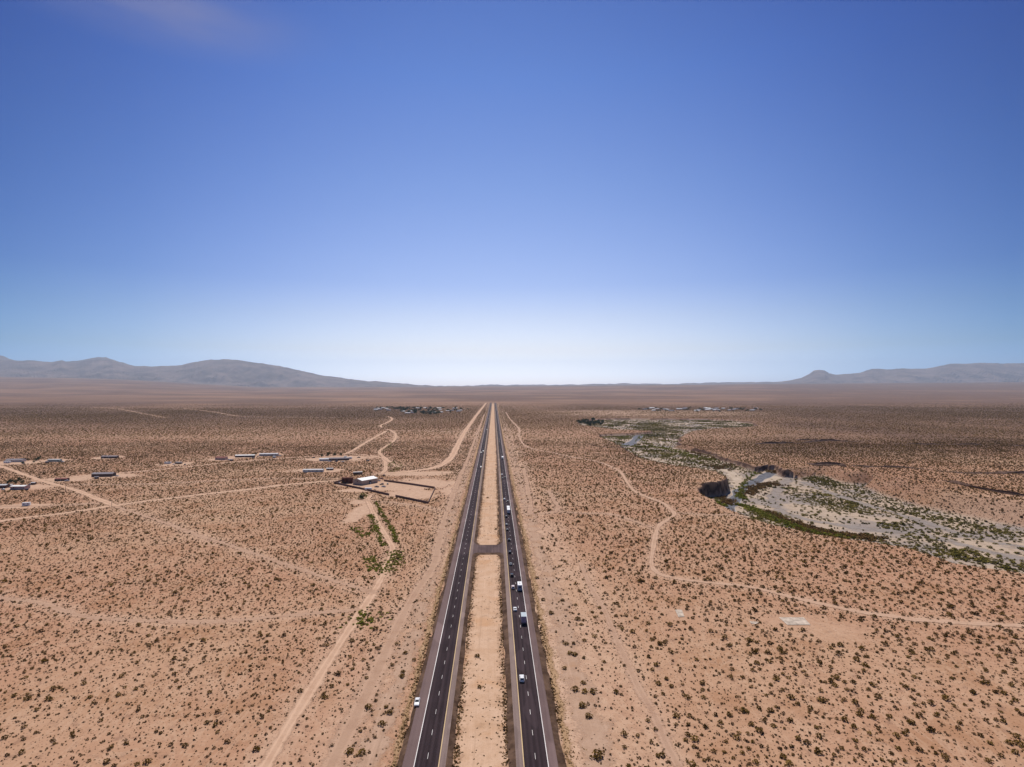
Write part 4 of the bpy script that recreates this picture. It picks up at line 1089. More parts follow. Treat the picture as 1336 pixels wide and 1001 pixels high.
def wheel(parent, x, y, r, w, side):
    """axle along x; side +1 outward to +x"""
    x0 = x - w / 2
    b = MB(); n = 18
    rings = []
    for t, rr in ((0, r * .90), (.15, r), (.85, r), (1, r * .90)):
        rings.append([(x0 + t * w, y + rr * math.cos(2 * math.pi * k / n), r + rr * math.sin(2 * math.pi * k / n)) for k in range(n)])
    b.loft(rings)
    o = b.build("wheel", TYRE, parent, smooth=False)
    MB().cyl((x + side * w * 0.5 - 0.01 * (side < 0), y, r), 'x', r * .62, r * .5, 0.02 if side > 0 else -0.01, 14).build("rim", RIM, o)
    return o

CARS = {}
def car(style, colour):
    """front looks to +y, wheels on z = 0"""
    root = empty("parked_car" if style == 'parked' else "car", (0, 0, 0))
    pm = PT[colour]
    S = {'sedan': dict(L=4.7, W=1.82, prof=[(-2.35, .42, .78), (-2.25, .30, .96), (-1.55, .28, 1.02), (.75, .28, .98), (1.95, .28, .84), (2.28, .30, .70), (2.36, .42, .58)], cab=[(-1.75, 1.0), (-1.0, 1.42), (.05, 1.45), (.95, .97)], wb=(-1.38, 1.42)),
         'suv': dict(L=4.8, W=1.92, prof=[(-2.40, .50, .90), (-2.36, .36, 1.12), (-1.6, .34, 1.15), (.9, .34, 1.12), (2.05, .34, 1.02), (2.34, .36, .86), (2.40, .48, .70)], cab=[(-2.34, 1.14), (-2.02, 1.70), (.15, 1.75), (1.0, 1.12)], wb=(-1.45, 1.48)),
         'hatch': dict(L=4.2, W=1.78, prof=[(-2.10, .42, .80), (-2.06, .30, 1.0), (-1.4, .28, 1.03), (.7, .28, 1.0), (1.72, .28, .88), (2.02, .30, .72), (2.10, .42, .58)], cab=[(-2.0, 1.02), (-1.45, 1.46), (.0, 1.50), (.92, .99)], wb=(-1.28, 1.30)),
         'pickup': dict(L=5.6, W=1.98, prof=[(-2.80, .55, .95), (-2.78, .42, 1.10), (-1.6, .40, 1.12), (.9, .40, 1.15), (2.35, .40, 1.08), (2.74, .42, .92), (2.80, .52, .75)], cab=[(-.75, 1.12), (-.55, 1.78), (.55, 1.80), (1.30, 1.14)], wb=(-1.75, 1.80))}['sedan' if style == 'parked' else style]
    W = S['W'] / 2
    b = MB(); rings = []
    for i, (y, zb, zt) in enumerate(S['prof']):
        w = W * (0.86 if i in (0, len(S['prof']) - 1) else 0.95 if i in (1, len(S['prof']) - 2) else 1.0)
        zm = zb + (zt - zb) * .62
        rings.append([(-w * .93, y, zb), (-w, y, zb + .14), (-w, y, zm), (-w * .88, y, zt), (0, y, zt + .025), (w * .88, y, zt), (w, y, zm), (w, y, zb + .14), (w * .93, y, zb)])
    b.loft(rings)
    # cabin shell
    c = S['cab']
    def cr(y, z, w): return [(-w, y, z), (w, y, z)]
    wb_, wr_ = W * .86, W * .70
    A, B, Cc, D = c
    base0 = [(-wb_, A[0], A[1] - .05), (wb_, A[0], A[1] - .05), (wb_, D[0], D[1] - .05), (-wb_, D[0], D[1] - .05)]
    top = [(-wr_, B[0], B[1] - .03), (wr_, B[0], B[1] - .03), (wr_, Cc[0], Cc[1] - .03), (-wr_, Cc[0], Cc[1] - .03)]
    top2 = [(-wr_ * .9, B[0] + .1, B[1] + .02), (wr_ * .9, B[0] + .1, B[1] + .02), (wr_ * .9, Cc[0] - .1, Cc[1] + .02), (-wr_ * .9, Cc[0] - .1, Cc[1] + .02)]
    b.loft([base0, top, top2])
    if style == 'pickup':   # the open bed: a dark well with walls round it
        b.box(-W * .9, W * .9, -2.70, -2.60, 1.08, 1.24); b.box(-W * .9, -W * .82, -2.6, -.8, 1.08, 1.24); b.box(W * .82, W * .9, -2.6, -.8, 1.08, 1.24)
    b.build("body", pm, root)
    if style == 'pickup': MB().box(-W * .81, W * .81, -2.59, -.82, 1.10, 1.155).build("bed_liner", TRIM, root)
    def lerp(p, q, t): return tuple(p[k] + (q[k] - p[k]) * t for k in range(3))
    def pane(name, p00, p10, p11, p01, n, u0=.06, u1=.94, v0=.12, v1=.9):
        def at(u, v): 
            q = lerp(lerp(p00, p10, u), lerp(p01, p11, u), v)
            return (q[0] + n[0] * .012, q[1] + n[1] * .012, q[2] + n[2] * .012)
        MB().poly([at(u0, v0), at(u1, v0), at(u1, v1), at(u0, v1)]).build(name, GLASS, root)
    pane("windscreen", base0[2], base0[3], top[3], top[2], (0, .7, .7))
    pane("rear_window", base0[0], base0[1], top[1], top[0], (0, -.8, .6))
    pane("side_window", base0[1], base0[2], top[2], top[1], (.95, 0, .3), .12, .88)
    pane("side_window", base0[3], base0[0], top[0], top[3], (-.95, 0, .3), .12, .88)
    yf, yr = S['prof'][-1][0], S['prof'][0][0]
    hz, tz = S['prof'][-2][2] - .12, S['prof'][0][2] - .06
    for s in (-1, 1):
        MB().box(s * W * .68 - .17, s * W * .68 + .17, yf - .10, yf + .015, hz - .06, hz + .06, .02).build("headlight", LAMP, root)
        MB().box(s * W * .70 - .14, s * W * .70 + .14, yr - .015, yr + .08, tz - .08, tz + .08, .02).build("tail_light", TAIL, root)
        MB().box(s * W * .98 - .09, s * W * .98 + .09, D[0] - .25, D[0] - .12, D[1] - .02, D[1] + .13, .02).build("side_mirror", pm, root)
        for yy in S['wb']:
            wheel(root, s * (W - .10), yy, .33 if style != 'suv' else .37, .21, s)
    return root
def car_at(style, colour, x, y, head, label, group=None, z=ROAD_Z):
    key = (style, colour)
    if key not in CARS:
        o = car(style, colour); CARS[key] = o; KIDS[o.name] = list(o.children)
        for c in o.children: KIDS[c.name] = list(c.children)
    else:
        o = copy_tree(CARS[key])
    o.location = (x, y, z); o.rotation_euler = (0, 0, head)
    return tag(o, label, {'pickup': 'pickup truck', 'suv': 'car'}.get(style, 'car'), group)
def on_road(px, py): return P(px, py, ROAD_Z)

LW, RW = (LR['white'] + LR['div']) / 2, (RR['white'] + RR['div']) / 2
LI, RI = (LR['yellow'] + LR['div']) / 2, (RR['yellow'] + RR['div']) / 2
AWAY, TOWARD = 0.0, math.pi
G_R, G_L = "cars driving away on the right carriageway", "cars coming towards the viewer on the left carriageway"
q = on_road(543.5, 921)
car_at('parked', 'white', q[0], q[1] + 1.5, TOWARD + 0.03, "white sedan parked on the left outer shoulder")
RIGHTS = [  # style, colour, lane x, photo y of the rear end, label
    ('suv', 'white', RI, 891.5, "white car nearest the viewer on the right carriageway"),
    ('sedan', 'white', RI, 798.5, "white sedan in the inner lane just beyond the grey box truck"),
    ('suv', 'blush', RI, 769.5, "pale rose car level with the white motorhome"),
    ('suv', 'dark', RI, 753.5, "black car first ahead of the motorhome in the inner lane"),
    ('sedan', 'grey', RI, 738.5, "dark grey car third below the turnaround in the inner lane"),
    ('suv', 'dark', RI + .2, 723, "black car level with the lower edge of the turnaround"),
    ('suv', 'dark', RI + .5, 706.8, "black car level with the upper edge of the turnaround"),
    ('sedan', 'dark', RI, 693, "black sedan above the turnaround, second behind the double trailer truck"),
    ('sedan', 'grey', RI - .2, 686, "dark sedan above the turnaround, one gap behind the double trailer truck"),
    ('suv', 'dark', RI + .2, 675.8, "black car right behind the double trailer truck"),
    ('sedan', 'dark', RW - .6, 655.3, "dark car in the outer lane just ahead of the double trailer truck"),
    ('suv', 'white', RI, 652.8, "white car in the inner lane just ahead of the double trailer truck"),
    ('sedan', 'dark', RI, 625, "far black car in the inner lane below a white car"),
    ('sedan', 'white', RI, 620, "far white car in the inner lane above a black car"),
    ('sedan', 'dark', RW, 623.5, "far dark car alone in the outer lane of the right carriageway"),
    ('sedan', 'dark', RI + .5, 577, "very distant dark car, lower of two on the right carriageway"),
    ('sedan', 'dark', RI + .5, 573.5, "very distant dark car, upper of two on the right carriageway"),
    ('suv', 'dark', RI, 562, "most distant dark car on the right carriageway"),
]
for st, col_, lx, py, lab in RIGHTS:
    q = on_road(668, py); car_at(st, col_, lx, q[1] + 2.4, AWAY, lab, G_R)
LEFTS = [('suv', 'white', LI + .2, 610, "white car nearest on the far part of the left carriageway"), ('suv', 'white', LI - .3, 589, "white car in the inner lane beside a grey one, left carriageway"),
         ('sedan', 'grey', LW, 591, "grey car in the outer lane beside a white one, left carriageway"), ('suv', 'white', LI, 561, "distant white car, lower of the far pair on the left carriageway"), ('suv', 'white', LI - 1, 546.5, "most distant white car on the left carriageway")]
for st, col_, lx, py, lab in LEFTS:
    q = on_road(640, py); car_at(st, col_, lx, q[1] + 2.4, TOWARD, lab, G_L)

def box_truck(label, x, y):
    r = empty("box_truck", (x, y, ROAD_Z))
    MB().box(-1.28, 1.28, 0, 5.4, 1.05, 3.9, .05).build("cargo_box", BOXGREY, r)
    MB().box(-1.30, 1.30, -.02, 5.42, 3.903, 3.99, .02).build("roof", BOXROOF, r)
    d = MB().box(-1.08, 1.08, -.045, -.003, 1.2, 3.7, .01).build("rear_door", simple("rear_door_grey", (0.30, 0.23, 0.30), .5), r)
    MB().box(.0, .06, -.075, -.047, 1.3, 2.6).build("latch_bar", STEEL, d)
    cab = MB()
    cab.loft([[(-1.05, 5.55, .6), (1.05, 5.55, .6), (1.05, 7.6, .6), (-1.05, 7.6, .6)], [(-1.08, 5.55, 1.35), (1.08, 5.55, 1.35), (1.02, 7.7, 1.25), (-1.02, 7.7, 1.25)], [(-1.0, 5.55, 2.3), (1.0, 5.55, 2.3), (.92, 6.9, 2.25), (-.92, 6.9, 2.25)]])
    cab.build("cab", PT['white'], r)
    MB().poly([(-.88, 7.64, 1.42), (.88, 7.64, 1.42), (.82, 7.02, 2.15), (-.82, 7.02, 2.15)]).build("windscreen", GLASS, r)
    MB().box(-.5, .5, .1, 7.2, .55, .95).build("chassis", TRIM, r)
    MB().box(-1.2, 1.2, -.12, .02, .5, .68, .02).build("rear_bumper", STEEL, r)
    for s in (-1, 1):
        MB().box(s * 1.0 - .12, s * 1.0 + .12, -.05, .04, .78, .92, .01).build("tail_light", TAIL, r)
        MB().box(s * .8 - .16, s * .8 + .16, 7.6, 7.72, .85, 1.05, .02).build("headlight", LAMP, r)
        wheel(r, s * 1.0, 1.4, .46, .5, s); wheel(r, s * .95, 6.6, .46, .28, s)
    return tag(r, label, "truck")
q = on_road(683, 815.5)
box_truck("grey box truck with a pale roof in the outer lane of the right carriageway", RW - .1, q[1])

def motorhome(label, x, y):
    r = empty("motorhome", (x, y, ROAD_Z))
    b = MB(); rings = []
    for yy, z0, z1, w in ((0, .55, 3.25, 1.2), (.12, .5, 3.4, 1.25), (6.2, .5, 3.4, 1.25), (6.9, .5, 3.15, 1.22), (7.2, .55, 2.2, 1.15)):
        rings.append([(-w, yy, z0), (-w, yy, z1 - .15), (-w * .88, yy, z1), (w * .88, yy, z1), (w, yy, z1 - .15), (w, yy, z0)])
    b.loft(rings).build("body", BOXWHITE, r)
    MB().box(-1.12, 1.12, -.02, -.004, .7, 2.9).build("rear_panel", simple("rear_panel_blue_grey", (0.22, 0.24, 0.31), .5), r)
    MB().box(-.55, .55, -.05, -.022, 1.95, 2.6).build("rear_window", GLASS, r)
    MB().box(-.4, .4, 2.2, 3.2, 3.41, 3.66, .06).build("roof_vent", BOXWHITE, r)
    MB().box(-.3, .3, 4.6, 5.1, 3.41, 3.56, .04).build("roof_vent", BOXWHITE, r)
    MB().poly([(-1.02, 7.19, 2.2), (1.02, 7.19, 2.2), (1.05, 6.95, 3.0), (-1.05, 6.95, 3.0)]).build("windscreen", GLASS, r)
    for s in (-1, 1):
        xx = s * 1.262
        MB().box(min(xx, xx - s * .01), max(xx, xx - s * .01), 2.0, 3.4, 1.8, 2.5).build("side_window", GLASS, r)
        MB().box(s * .95 - .1, s * .95 + .1, -.05, .02, .8, 1.0).build("tail_light", TAIL, r)
        MB().box(s * .85 - .15, s * .85 + .15, 7.14, 7.24, .8, 1.0).build("headlight", LAMP, r)
        wheel(r, s * 1.1, 1.8, .42, .26, s); wheel(r, s * 1.1, 6.0, .42, .26, s)
    MB().box(-1.15, 1.15, -.12, .0, .42, .6, .02).build("rear_bumper", STEEL, r)
    return tag(r, label, "motorhome")
q = on_road(680, 771.5)
motorhome("white motorhome with a bluish rear wall in the outer lane of the right carriageway", RW + .1, q[1])

def semi(label, x, y, trailers, tl):
    r = empty("semi_truck", (x, y, ROAD_Z)); yy = 0.0
    for k in range(trailers):
        t = MB().box(-1.3, 1.3, yy, yy + tl, 1.15, 4.05, .05).build("trailer", BOXWHITE, r)
        MB().box(-1.15, 1.15, yy - .04, yy - .004, 1.25, 3.9).build("rear_door", simple("trailer_door", (.5, .49, .5), .5), t)
        MB().box(-.45, .45, yy + .2, yy + tl + (1.2 if k < trailers - 1 else .6), .8, 1.12).build("chassis", TRIM, t)
        for s in (-1, 1):
            wheel(t, s * 1.0, yy + 1.1, .5, .5, s)
            if tl > 9: wheel(t, s * 1.0, yy + 2.4, .5, .5, s)
        yy += tl + 1.1
    b = MB()
    b.loft([[(-1.15, yy, .7), (1.15, yy, .7), (1.15, yy + 2.3, .7), (-1.15, yy + 2.3, .7)], [(-1.2, yy, 2.2), (1.2, yy, 2.2), (1.2, yy + 2.4, 2.2), (-1.2, yy + 2.4, 2.2)], [(-1.15, yy, 3.5), (1.15, yy, 3.5), (1.05, yy + 1.8, 2.95), (-1.05, yy + 1.8, 2.95)]])
    b.box(-.95, .95, yy + 2.35, yy + 4.1, .7, 1.95, .08)
    b.build("cab", PT['white'], r)
    MB().poly([(-1.0, yy + 2.40, 2.25), (1.0, yy + 2.40, 2.25), (.95, yy + 1.93, 2.85), (-.95, yy + 1.93, 2.85)]).build("windscreen", GLASS, r)
    for s in (-1, 1):
        wheel(r, s * .98, yy + .6, .5, .5, s); wheel(r, s * 1.0, yy + 3.5, .5, .3, s)
        MB().box(s * .7 - .14, s * .7 + .14, yy + 4.07, yy + 4.13, 1.1, 1.3).build("headlight", LAMP, r)
        MB().cyl((s * 1.15, yy + .1, 1.5), 'z', .08, .08, 2.4, 8).build("exhaust_pipe", STEEL, r)
    return tag(r, label, "truck")
q = on_road(663, 671.2)
semi("white semi truck pulling two short trailers on the right carriageway", 13.5, q[1], 2, 8.6)
q = on_road(657, 600)
semi("distant white semi truck with one long trailer on the right carriageway", RW - .4, q[1], 1, 14.0)

# ------------------------------------------------------------------ buildings
WALLTAN = simple("tan_metal_wall", (0.40, 0.30, 0.235), 0.7, 0, .2, .08, .4)
ROOFWHITE = simple("white_metal_roof", (0.80, 0.77, 0.73), 0.5, 0, .3, .05, .3)
ROOFGREY = simple("grey_shingle_roof", (0.25, 0.22, 0.23), 0.85, 0, .1, .15, .5)
ROOFPALE = simple("pale_metal_roof", (0.52, 0.50, 0.50), 0.6, 0, .2, .1, .5)
ROOFRED = simple("dull_red_roof", (0.24, 0.10, 0.08), 0.85, 0, .1, .15, .5)
WALLPALE = simple("pale_siding", (0.55, 0.50, 0.46), 0.8, 0, .1, .08, .6)
WALLDARK = simple("weathered_dark_wall", (0.13, 0.085, 0.07), 0.9, 0, .1, .25, .5)
WALLPINK = simple("faded_pink_wall", (0.48, 0.33, 0.29), 0.85, 0, .1, .1, .5)
WALLGREEN = simple("pale_green_siding", (0.36, 0.42, 0.36), 0.8, 0, .1, .1, .5)
BRICK = simple("dark_block_wall", (0.17, 0.10, 0.082), 0.95, 0, .05, .25, .8)
RUST = simple("rusty_metal", (0.115, 0.045, 0.028), 0.9, 0, .1, .45, .5)
DOOR = simple("door_paint", (0.30, 0.28, 0.28), 0.6)
FRAME = simple("window_frame", (0.6, 0.58, 0.55), 0.6)
WOOD = simple("weathered_pole_wood", (0.10, 0.07, 0.05), 0.9)

def house(name, label, cat, c, L, W, H, rise, rz, wallm, roofm, nwin=3, over=.3, door=True, group=None, open_end=False):
    """long axis along local x; front is local -y; c ground point"""
    z = float(height(np.array([c[0]]), np.array([c[1]]))[0])
    r = empty(name, (c[0], c[1], z), rz)
    b = MB(); hx, hy = L / 2, W / 2
    b.loft([[(x, -hy, 0), (x, hy, 0), (x, hy, H), (x, 0, H + rise), (x, -hy, H)] for x in (-hx, hx)])
    b.build("wall", wallm, r)
    k = .10; rf = MB()
    sl = rise / hy
    ox, oy = hx + over, hy + over
    prof_lo = [(-oy, H - over * sl + .005), (0, H + rise + .005), (oy, H - over * sl + .005)]
    rings = []
    for x in (-ox, ox):
        rings.append([(x, yy, zz) for yy, zz in prof_lo] + [(x, yy, zz + k) for yy, zz in reversed(prof_lo)])
    rf.loft(rings)
    rf.build("roof", roofm, r)
    spots = [(-hx + L * (i + .5) / (nwin + 1)) for i in range(nwin + 1)] if nwin else []
    dk = len(spots) // 2
    for i, x in enumerate(spots):
        if i == dk and door: continue
        for s in (-1, 1):
            y0, y1 = (-hy - .03, -hy + .0) if s < 0 else (hy, hy + .03)
            ww = min(.75, L * .06)
            w = MB().box(x - ww, x + ww, y0, y1, H * .42, H * .8).build("window", FRAME, r)
            MB().box(x - ww + .08, x + ww - .08, *((y0 - .012, y0 - .002) if s < 0 else (y1 + .002, y1 + .012)), H * .42 + .08, H * .8 - .08).build("pane", GLASS, w)
    if door:
        d = MB().box(-.5, .5, -hy - .04, -hy - .001, 0, min(2.1, H * .85)).build("door", DOOR, r)
        MB().box(.33, .4, -hy - .09, -hy - .042, 1.0, 1.06).build("handle", STEEL, d)
    if open_end:
        MB().box(hx + .002, hx + .03, -hy * .75, hy * .75, 0, H * .85).build("end_shade_panel", TRIM, r)  # black panel standing in for the shaded inside of the open end
    return tag(r, label, cat, group)

# the tan barn of the compound
A, B_, C_ = np.array([-153.7, 687.0]), np.array([-140.0, 707.0]), np.array([-167.0, 695.0])
axis = (B_ - A) / np.linalg.norm(B_ - A); rz = math.atan2(axis[1], axis[0])
LB, WB_ = 25.0, 15.5
perp = np.array([-axis[1], axis[0]])
cb = A + axis * LB / 2 + perp * WB_ / 2
barn = house("metal_barn", "large tan metal barn with a bright white gable roof inside the compound", "barn", cb, LB, WB_, 5.4, 2.0, rz, WALLTAN, ROOFWHITE, 0, .35, False)
d = MB().box(-1.5, 2.2, -WB_ / 2 - .06, -WB_ / 2 - .002, 0, 4.0).build("roller_door", simple("dark_roller_door", (.03, .03, .04), .6), barn)
MB().box(-.2, 1.6, -WB_ / 2 - .10, -WB_ / 2 - .062, 0, 2.1).build("door_panel", PT['silver'], d)
d = MB().box(7.4, 8.4, -WB_ / 2 - .05, -WB_ / 2 - .002, 0, 2.1).build("door", DOOR, barn)
MB().box(7.5, 7.58, -WB_ / 2 - .1, -WB_ / 2 - .052, 1.0, 1.08).build("handle", STEEL, d)
MB().box(-LB / 2 - .03, -LB / 2 - .002, -1.0, 1.0, 3.4, 4.4).build("gable_vent", TRIM, barn)

# perimeter walls
def wall_run(label, pts, h=2.0, t=.4, name="block_wall"):
    pts = [np.array(p) for p in pts]
    r = empty(name, (pts[0][0], pts[0][1], 0))
    b = MB(); cap = MB()
    for i in range(len(pts) - 1):
        a, c = pts[i] - pts[0], pts[i + 1] - pts[0]
        dv = (c - a) / np.linalg.norm(c - a); nv = np.array([-dv[1], dv[0]])
        a2 = a + dv * (t / 2 if i else 0); c2 = c + dv * (t / 2 if i < len(pts) - 2 else 0)
        if i: a2 = a + dv * (t / 2 + .01)
        q4 = [a2 - nv * t / 2, c2 - nv * t / 2, c2 + nv * t / 2, a2 + nv * t / 2]
        b.loft([[(p[0], p[1], z) for p in q4] for z in (0, h)])
        e = .05; q5 = [a2 - nv * (t / 2 + e), c2 - nv * (t / 2 + e), c2 + nv * (t / 2 + e), a2 + nv * (t / 2 + e)]
        cap.loft([[(p[0], p[1], z) for p in q5] for z in (h + .003, h + .1)])
        n = int(np.linalg.norm(c - a) / 6)
        for k in range(1, n):
            p = a + (c - a) * k / n
            b.box(p[0] - .32, p[0] + .32, p[1] - .32, p[1] + .32, 0, h - .05)
    b.build("wall", BRICK, r); cap.build("coping", simple("wall_coping", (0.17, 0.105, 0.09), .9), r)
    return tag(r, label, "wall")
wall_run("dark block wall along the left front of the compound", [P(446, 628), P(436, 631), P(470, 638.2), P(507.7, 646.5)])
wall_run("dark block wall along the right front and right side of the compound", [P(516, 648.2), P(558.7, 657.2), P(567.8, 638)])
wall_run("dark block wall along the back right of the compound", [P(567, 637.4), P(535, 632.5), P(501, 628)])

# things inside and round the compound
sh = house("rusty_shed", "rusty dark brown shed left of the tan barn", "shed", P(453.5, 630.2), 12.5, 8.0, 6.4, .5, 0.1, RUST, RUST, 0, .1, False)
for k, xx in enumerate((-4.2, 0, 4.2)):
    MB().box(xx - 1.3, xx + 1.3, -4.03, -4.002, .3, 4.6).build("bay_shade_panel", simple("dark_bay_%d" % k, (.05 + .02 * k, .025, .018), .9), sh)  # dark panels on a solid wall, the bays' inner shade put into their colour
def tank(label, c, L, rad, rz, mat):
    r = empty("tank_trailer", (c[0], c[1], 0), rz)
    rings = []
    for t, k in ((0, .55), (.04, .9), (.1, 1), (.9, 1), (.96, .9), (1, .55)):
        rings.append([(-L / 2 + t * L, rad * k * math.cos(2 * math.pi * j / 16), rad + .6 + rad * k * math.sin(2 * math.pi * j / 16)) for j in range(16)])
    MB().loft(rings).build("tank", mat, r, smooth=True)
    MB().box(-L * .45, L * .45, -.5, .5, .4, .62).build("chassis", TRIM, r)
    for s in (-1, 1):
        o = MB().cyl((L * .25, s * .75 - .12, .42), 'y', .42, .42, .24, 14).build("wheel", TYRE, r)
        o = MB().cyl((-L * .25, s * .75 - .12, .42), 'y', .42, .42, .24, 14).build("wheel", TYRE, r)
    return tag(r, label, "trailer")
tank("pale rounded trailer standing just inside the front compound wall", P(480.5, 640), 8.0, 1.3, -.15, BOXWHITE)
def yard_car(style, colour, px, py, head, label): 
    p = P(px, py); return car_at(style, colour, p[0], p[1], head, label, z=0.0)
yard_car('pickup', 'grey', 491.5, 635.8, 1.2, "grey pickup parked in the compound right of the pale trailer")
yard_car('suv', 'dark', 498, 632.6, 1.9, "dark car parked in the middle of the compound")
yard_car('pickup', 'silver', 500.5, 635.6, 1.0, "silver pickup parked in the compound next to a dark car")
yard_car('suv', 'dark', 505.7, 632, .2, "black car parked alone near the back of the compound")
yard_car('suv', 'white', 490.5, 629, 1.1, "white car parked against the long side of the barn")
yard_car('hatch', 'silver', 494.3, 627.8, 1.1, "small silver car parked at the far end of the barn side")
yard_car('sedan', 'red', 497.5, 624.8, .9, "dark red car parked right of the barn's far end")
yard_car('sedan', 'dark', 500.5, 620.6, 1.3, "dark car parked outside the compound behind the barn")
yard_car('sedan', 'white', 442, 630.8, 1.2, "white sedan tucked in the left corner of the compound walls")
def caravan(name, label, c, L, W, H, rz, wallm, roofm, cat="trailer", win=2, group=None):
    z = float(height(np.array([c[0]]), np.array([c[1]]))[0])
    r = empty(name, (c[0], c[1], z), rz)
    hx, hy = L / 2, W / 2; e = .25
    MB().loft([[(x, -hy + i, zz) for x, i in ((-hx, 0), (hx, 0))] + [(x, hy - i, zz) for x, i in ((hx, 0), (-hx, 0))] for zz in (.55, H)]).build("body", wallm, r)
    MB().box(-hx - .05, hx + .05, -hy - .05, hy + .05, H + .004, H + .16, .05).build("roof", roofm, r)
    for i in range(win):
        x = -hx + L * (i + .5) / win
        for s in (-1, 1):
            yy = -hy - .02 if s < 0 else hy + .002
            MB().box(x - .5, x + .5, yy, yy + .018, H * .5, H * .78).build("window", GLASS, r)
    for s in (-1, 1):
        for x in (-L * .1, L * .1):
            MB().cyl((x, s * (hy - .15) - .12, .36), 'y', .36, .36, .24, 12).build("wheel", TYRE, r)
    MB().box(hx + .01, hx + 1.2, -.08, .08, .5, .62).build("tow_bar", STEEL, r)
    return tag(r, label, cat, group)
caravan("box_trailer", "dark sided trailer with a white top behind the barn", P(466.8, 619.3), 12.0, 3.2, 3.4, .25, WALLDARK, ROOFWHITE)

HOMES = [  # px, py, length, width, wall height, rise, rotation, wall, roof, windows, label
    (409, 615.6, 27, 6.0, 2.9, .9, .02, WALLPALE, ROOFPALE, 4, "long pale mobile home left of the barn"),
    (440, 600.6, 36, 8.0, 3.2, 1.2, .16, WALLDARK, ROOFGREY, 5, "long grey roofed home in the cluster beyond the barn"),
    (423, 601.3, 14, 6.5, 3.0, 1.0, .1, WALLPALE, ROOFPALE, 2, "small pale home at the left of the cluster beyond the barn"),
    (351, 594.6, 30, 7.0, 3.2, 1.0, .08, WALLPALE, ROOFPALE, 4, "pale long home, rightmost of three along the upper road"),
    (320, 596.4, 30, 6.5, 3.0, .9, .12, WALLDARK, ROOFWHITE, 4, "white roofed dark home in the middle of three along the upper road"),
    (289, 599.8, 17, 8.0, 3.4, 1.6, -.2, WALLPINK, ROOFRED, 2, "red roofed house, leftmost of three along the upper road"),
    (135.5, 621.5, 25, 9.0, 3.6, 1.5, .09, WALLDARK, ROOFGREY, 0, "long grey roofed shed with a dark open end by the upper road"),
    (143.5, 597.8, 24, 7.0, 3.0, 1.1, .05, WALLDARK, ROOFGREY, 3, "dark low house alone in the scrub above the long grey shed"),
    (71.5, 602.2, 19, 5.5, 3.2, .6, -.05, WALLGREEN, ROOFPALE, 3, "pale green mobile home beside the far left road"),
    (20.5, 602.6, 24, 9.0, 3.2, 1.6, .1, WALLPALE, ROOFGREY, 3, "grey roofed house near the left edge among green bushes"),
    (81, 627.2, 13, 7.0, 2.6, .9, .15, WALLDARK, ROOFRED, 1, "low dark red roofed shed beside a white car"),
    (26.5, 638.3, 15, 9.0, 3.8, .7, .03, WALLPINK, ROOFWHITE, 1, "pink walled building with a flat white roof near the left edge"),
    (1.5, 636.6, 14, 7.0, 3.4, .8, .1, WALLDARK, ROOFPALE, 1, "dark walled shed cut by the left edge"),
    (44, 632.3, 4.0, 3.5, 2.4, .4, .1, WALLDARK, ROOFPALE, 0, "tiny dark shed right of the pink walled building"),
    (430.5, 613.4, 9, 4.0, 2.4, .5, .0, WALLDARK, ROOFPALE, 1, "small low shed right of the long pale mobile home"),
]
for px, py, L, W, H, rise, rz, wm, rm, nw, lab in HOMES:
    nm = "mobile_home" if "mobile" in lab else "shed" if "shed" in lab else "house"
    house(nm, lab, nm.replace('_', ' '), P(px, py), L, W, H, rise, rz, wm, rm, nw, .3, nw > 0, None, "open end" in lab)
caravan("travel_trailer", "small white travel trailer standing alone by the left track", P(34.3, 660.2), 6.2, 2.6, 3.2, .35, BOXWHITE, ROOFWHITE, "trailer", 2)
caravan("travel_trailer", "white trailer parked in front of the left grey roofed house", P(9.5, 604.4), 9.0, 3.0, 3.0, .05, BOXWHITE, ROOFWHITE, "trailer", 3)
caravan("travel_trailer", "white trailer between the dark shed and the pink walled building", P(11.5, 635.6), 7.5, 2.8, 3.0, -.1, BOXWHITE, ROOFWHITE, "trailer", 2)
caravan("travel_trailer", "pale blue topped trailer, left of two in the scrub above the diagonal track", P(219, 605.4), 9, 3, 2.8, .1, BOXWHITE, ROOFPALE, "trailer", 2)
caravan("travel_trailer", "dark sided trailer, right of two in the scrub above the diagonal track", P(233, 605.6), 10, 3, 2.8, -.05, WALLDARK, ROOFPALE, "trailer", 2)
caravan("travel_trailer", "white trailer at the right end of the cluster beyond the barn", P(455.5, 599), 9, 3, 3.0, .1, BOXWHITE, ROOFWHITE, "trailer", 2)
yard_car('pickup', 'white', 87.5, 628, 1.5, "white pickup in front of the dark red roofed shed")
yard_car('sedan', 'white', 4, 639.2, 1.3, "white car, leftmost in the yard at the left edge")
yard_car('sedan', 'grey', 15.5, 639.4, 1.4, "grey car in the yard beside the pink walled building")
yard_car('suv', 'white', 135, 598, .4, "white car left of the dark low house in the scrub")
yard_car('suv', 'dark', 409, 597.6, 1.5, "dark car parked left of the cluster beyond the barn")
yard_car('pickup', 'white', 430, 602.4, 1.4, "white pickup parked in front of the cluster beyond the barn")
yard_car('suv', 'navy', 438.5, 602.6, 1.3, "navy car parked in front of the long grey roofed home")
yard_car('sedan', 'white', 418, 599, 1.2, "white car parked behind the small pale home")
yard_car('pickup', 'dark', 468, 597.4, 1.5, "dark pickup on the dirt road right of the cluster")
yard_car('suv', 'grey', 480, 601.5, 1.2, "grey car in the cleared yard right of the cluster")
yard_car('hatch', 'grey', 38.5, 632.8, 1.3, "grey hatchback next to the tiny dark shed")

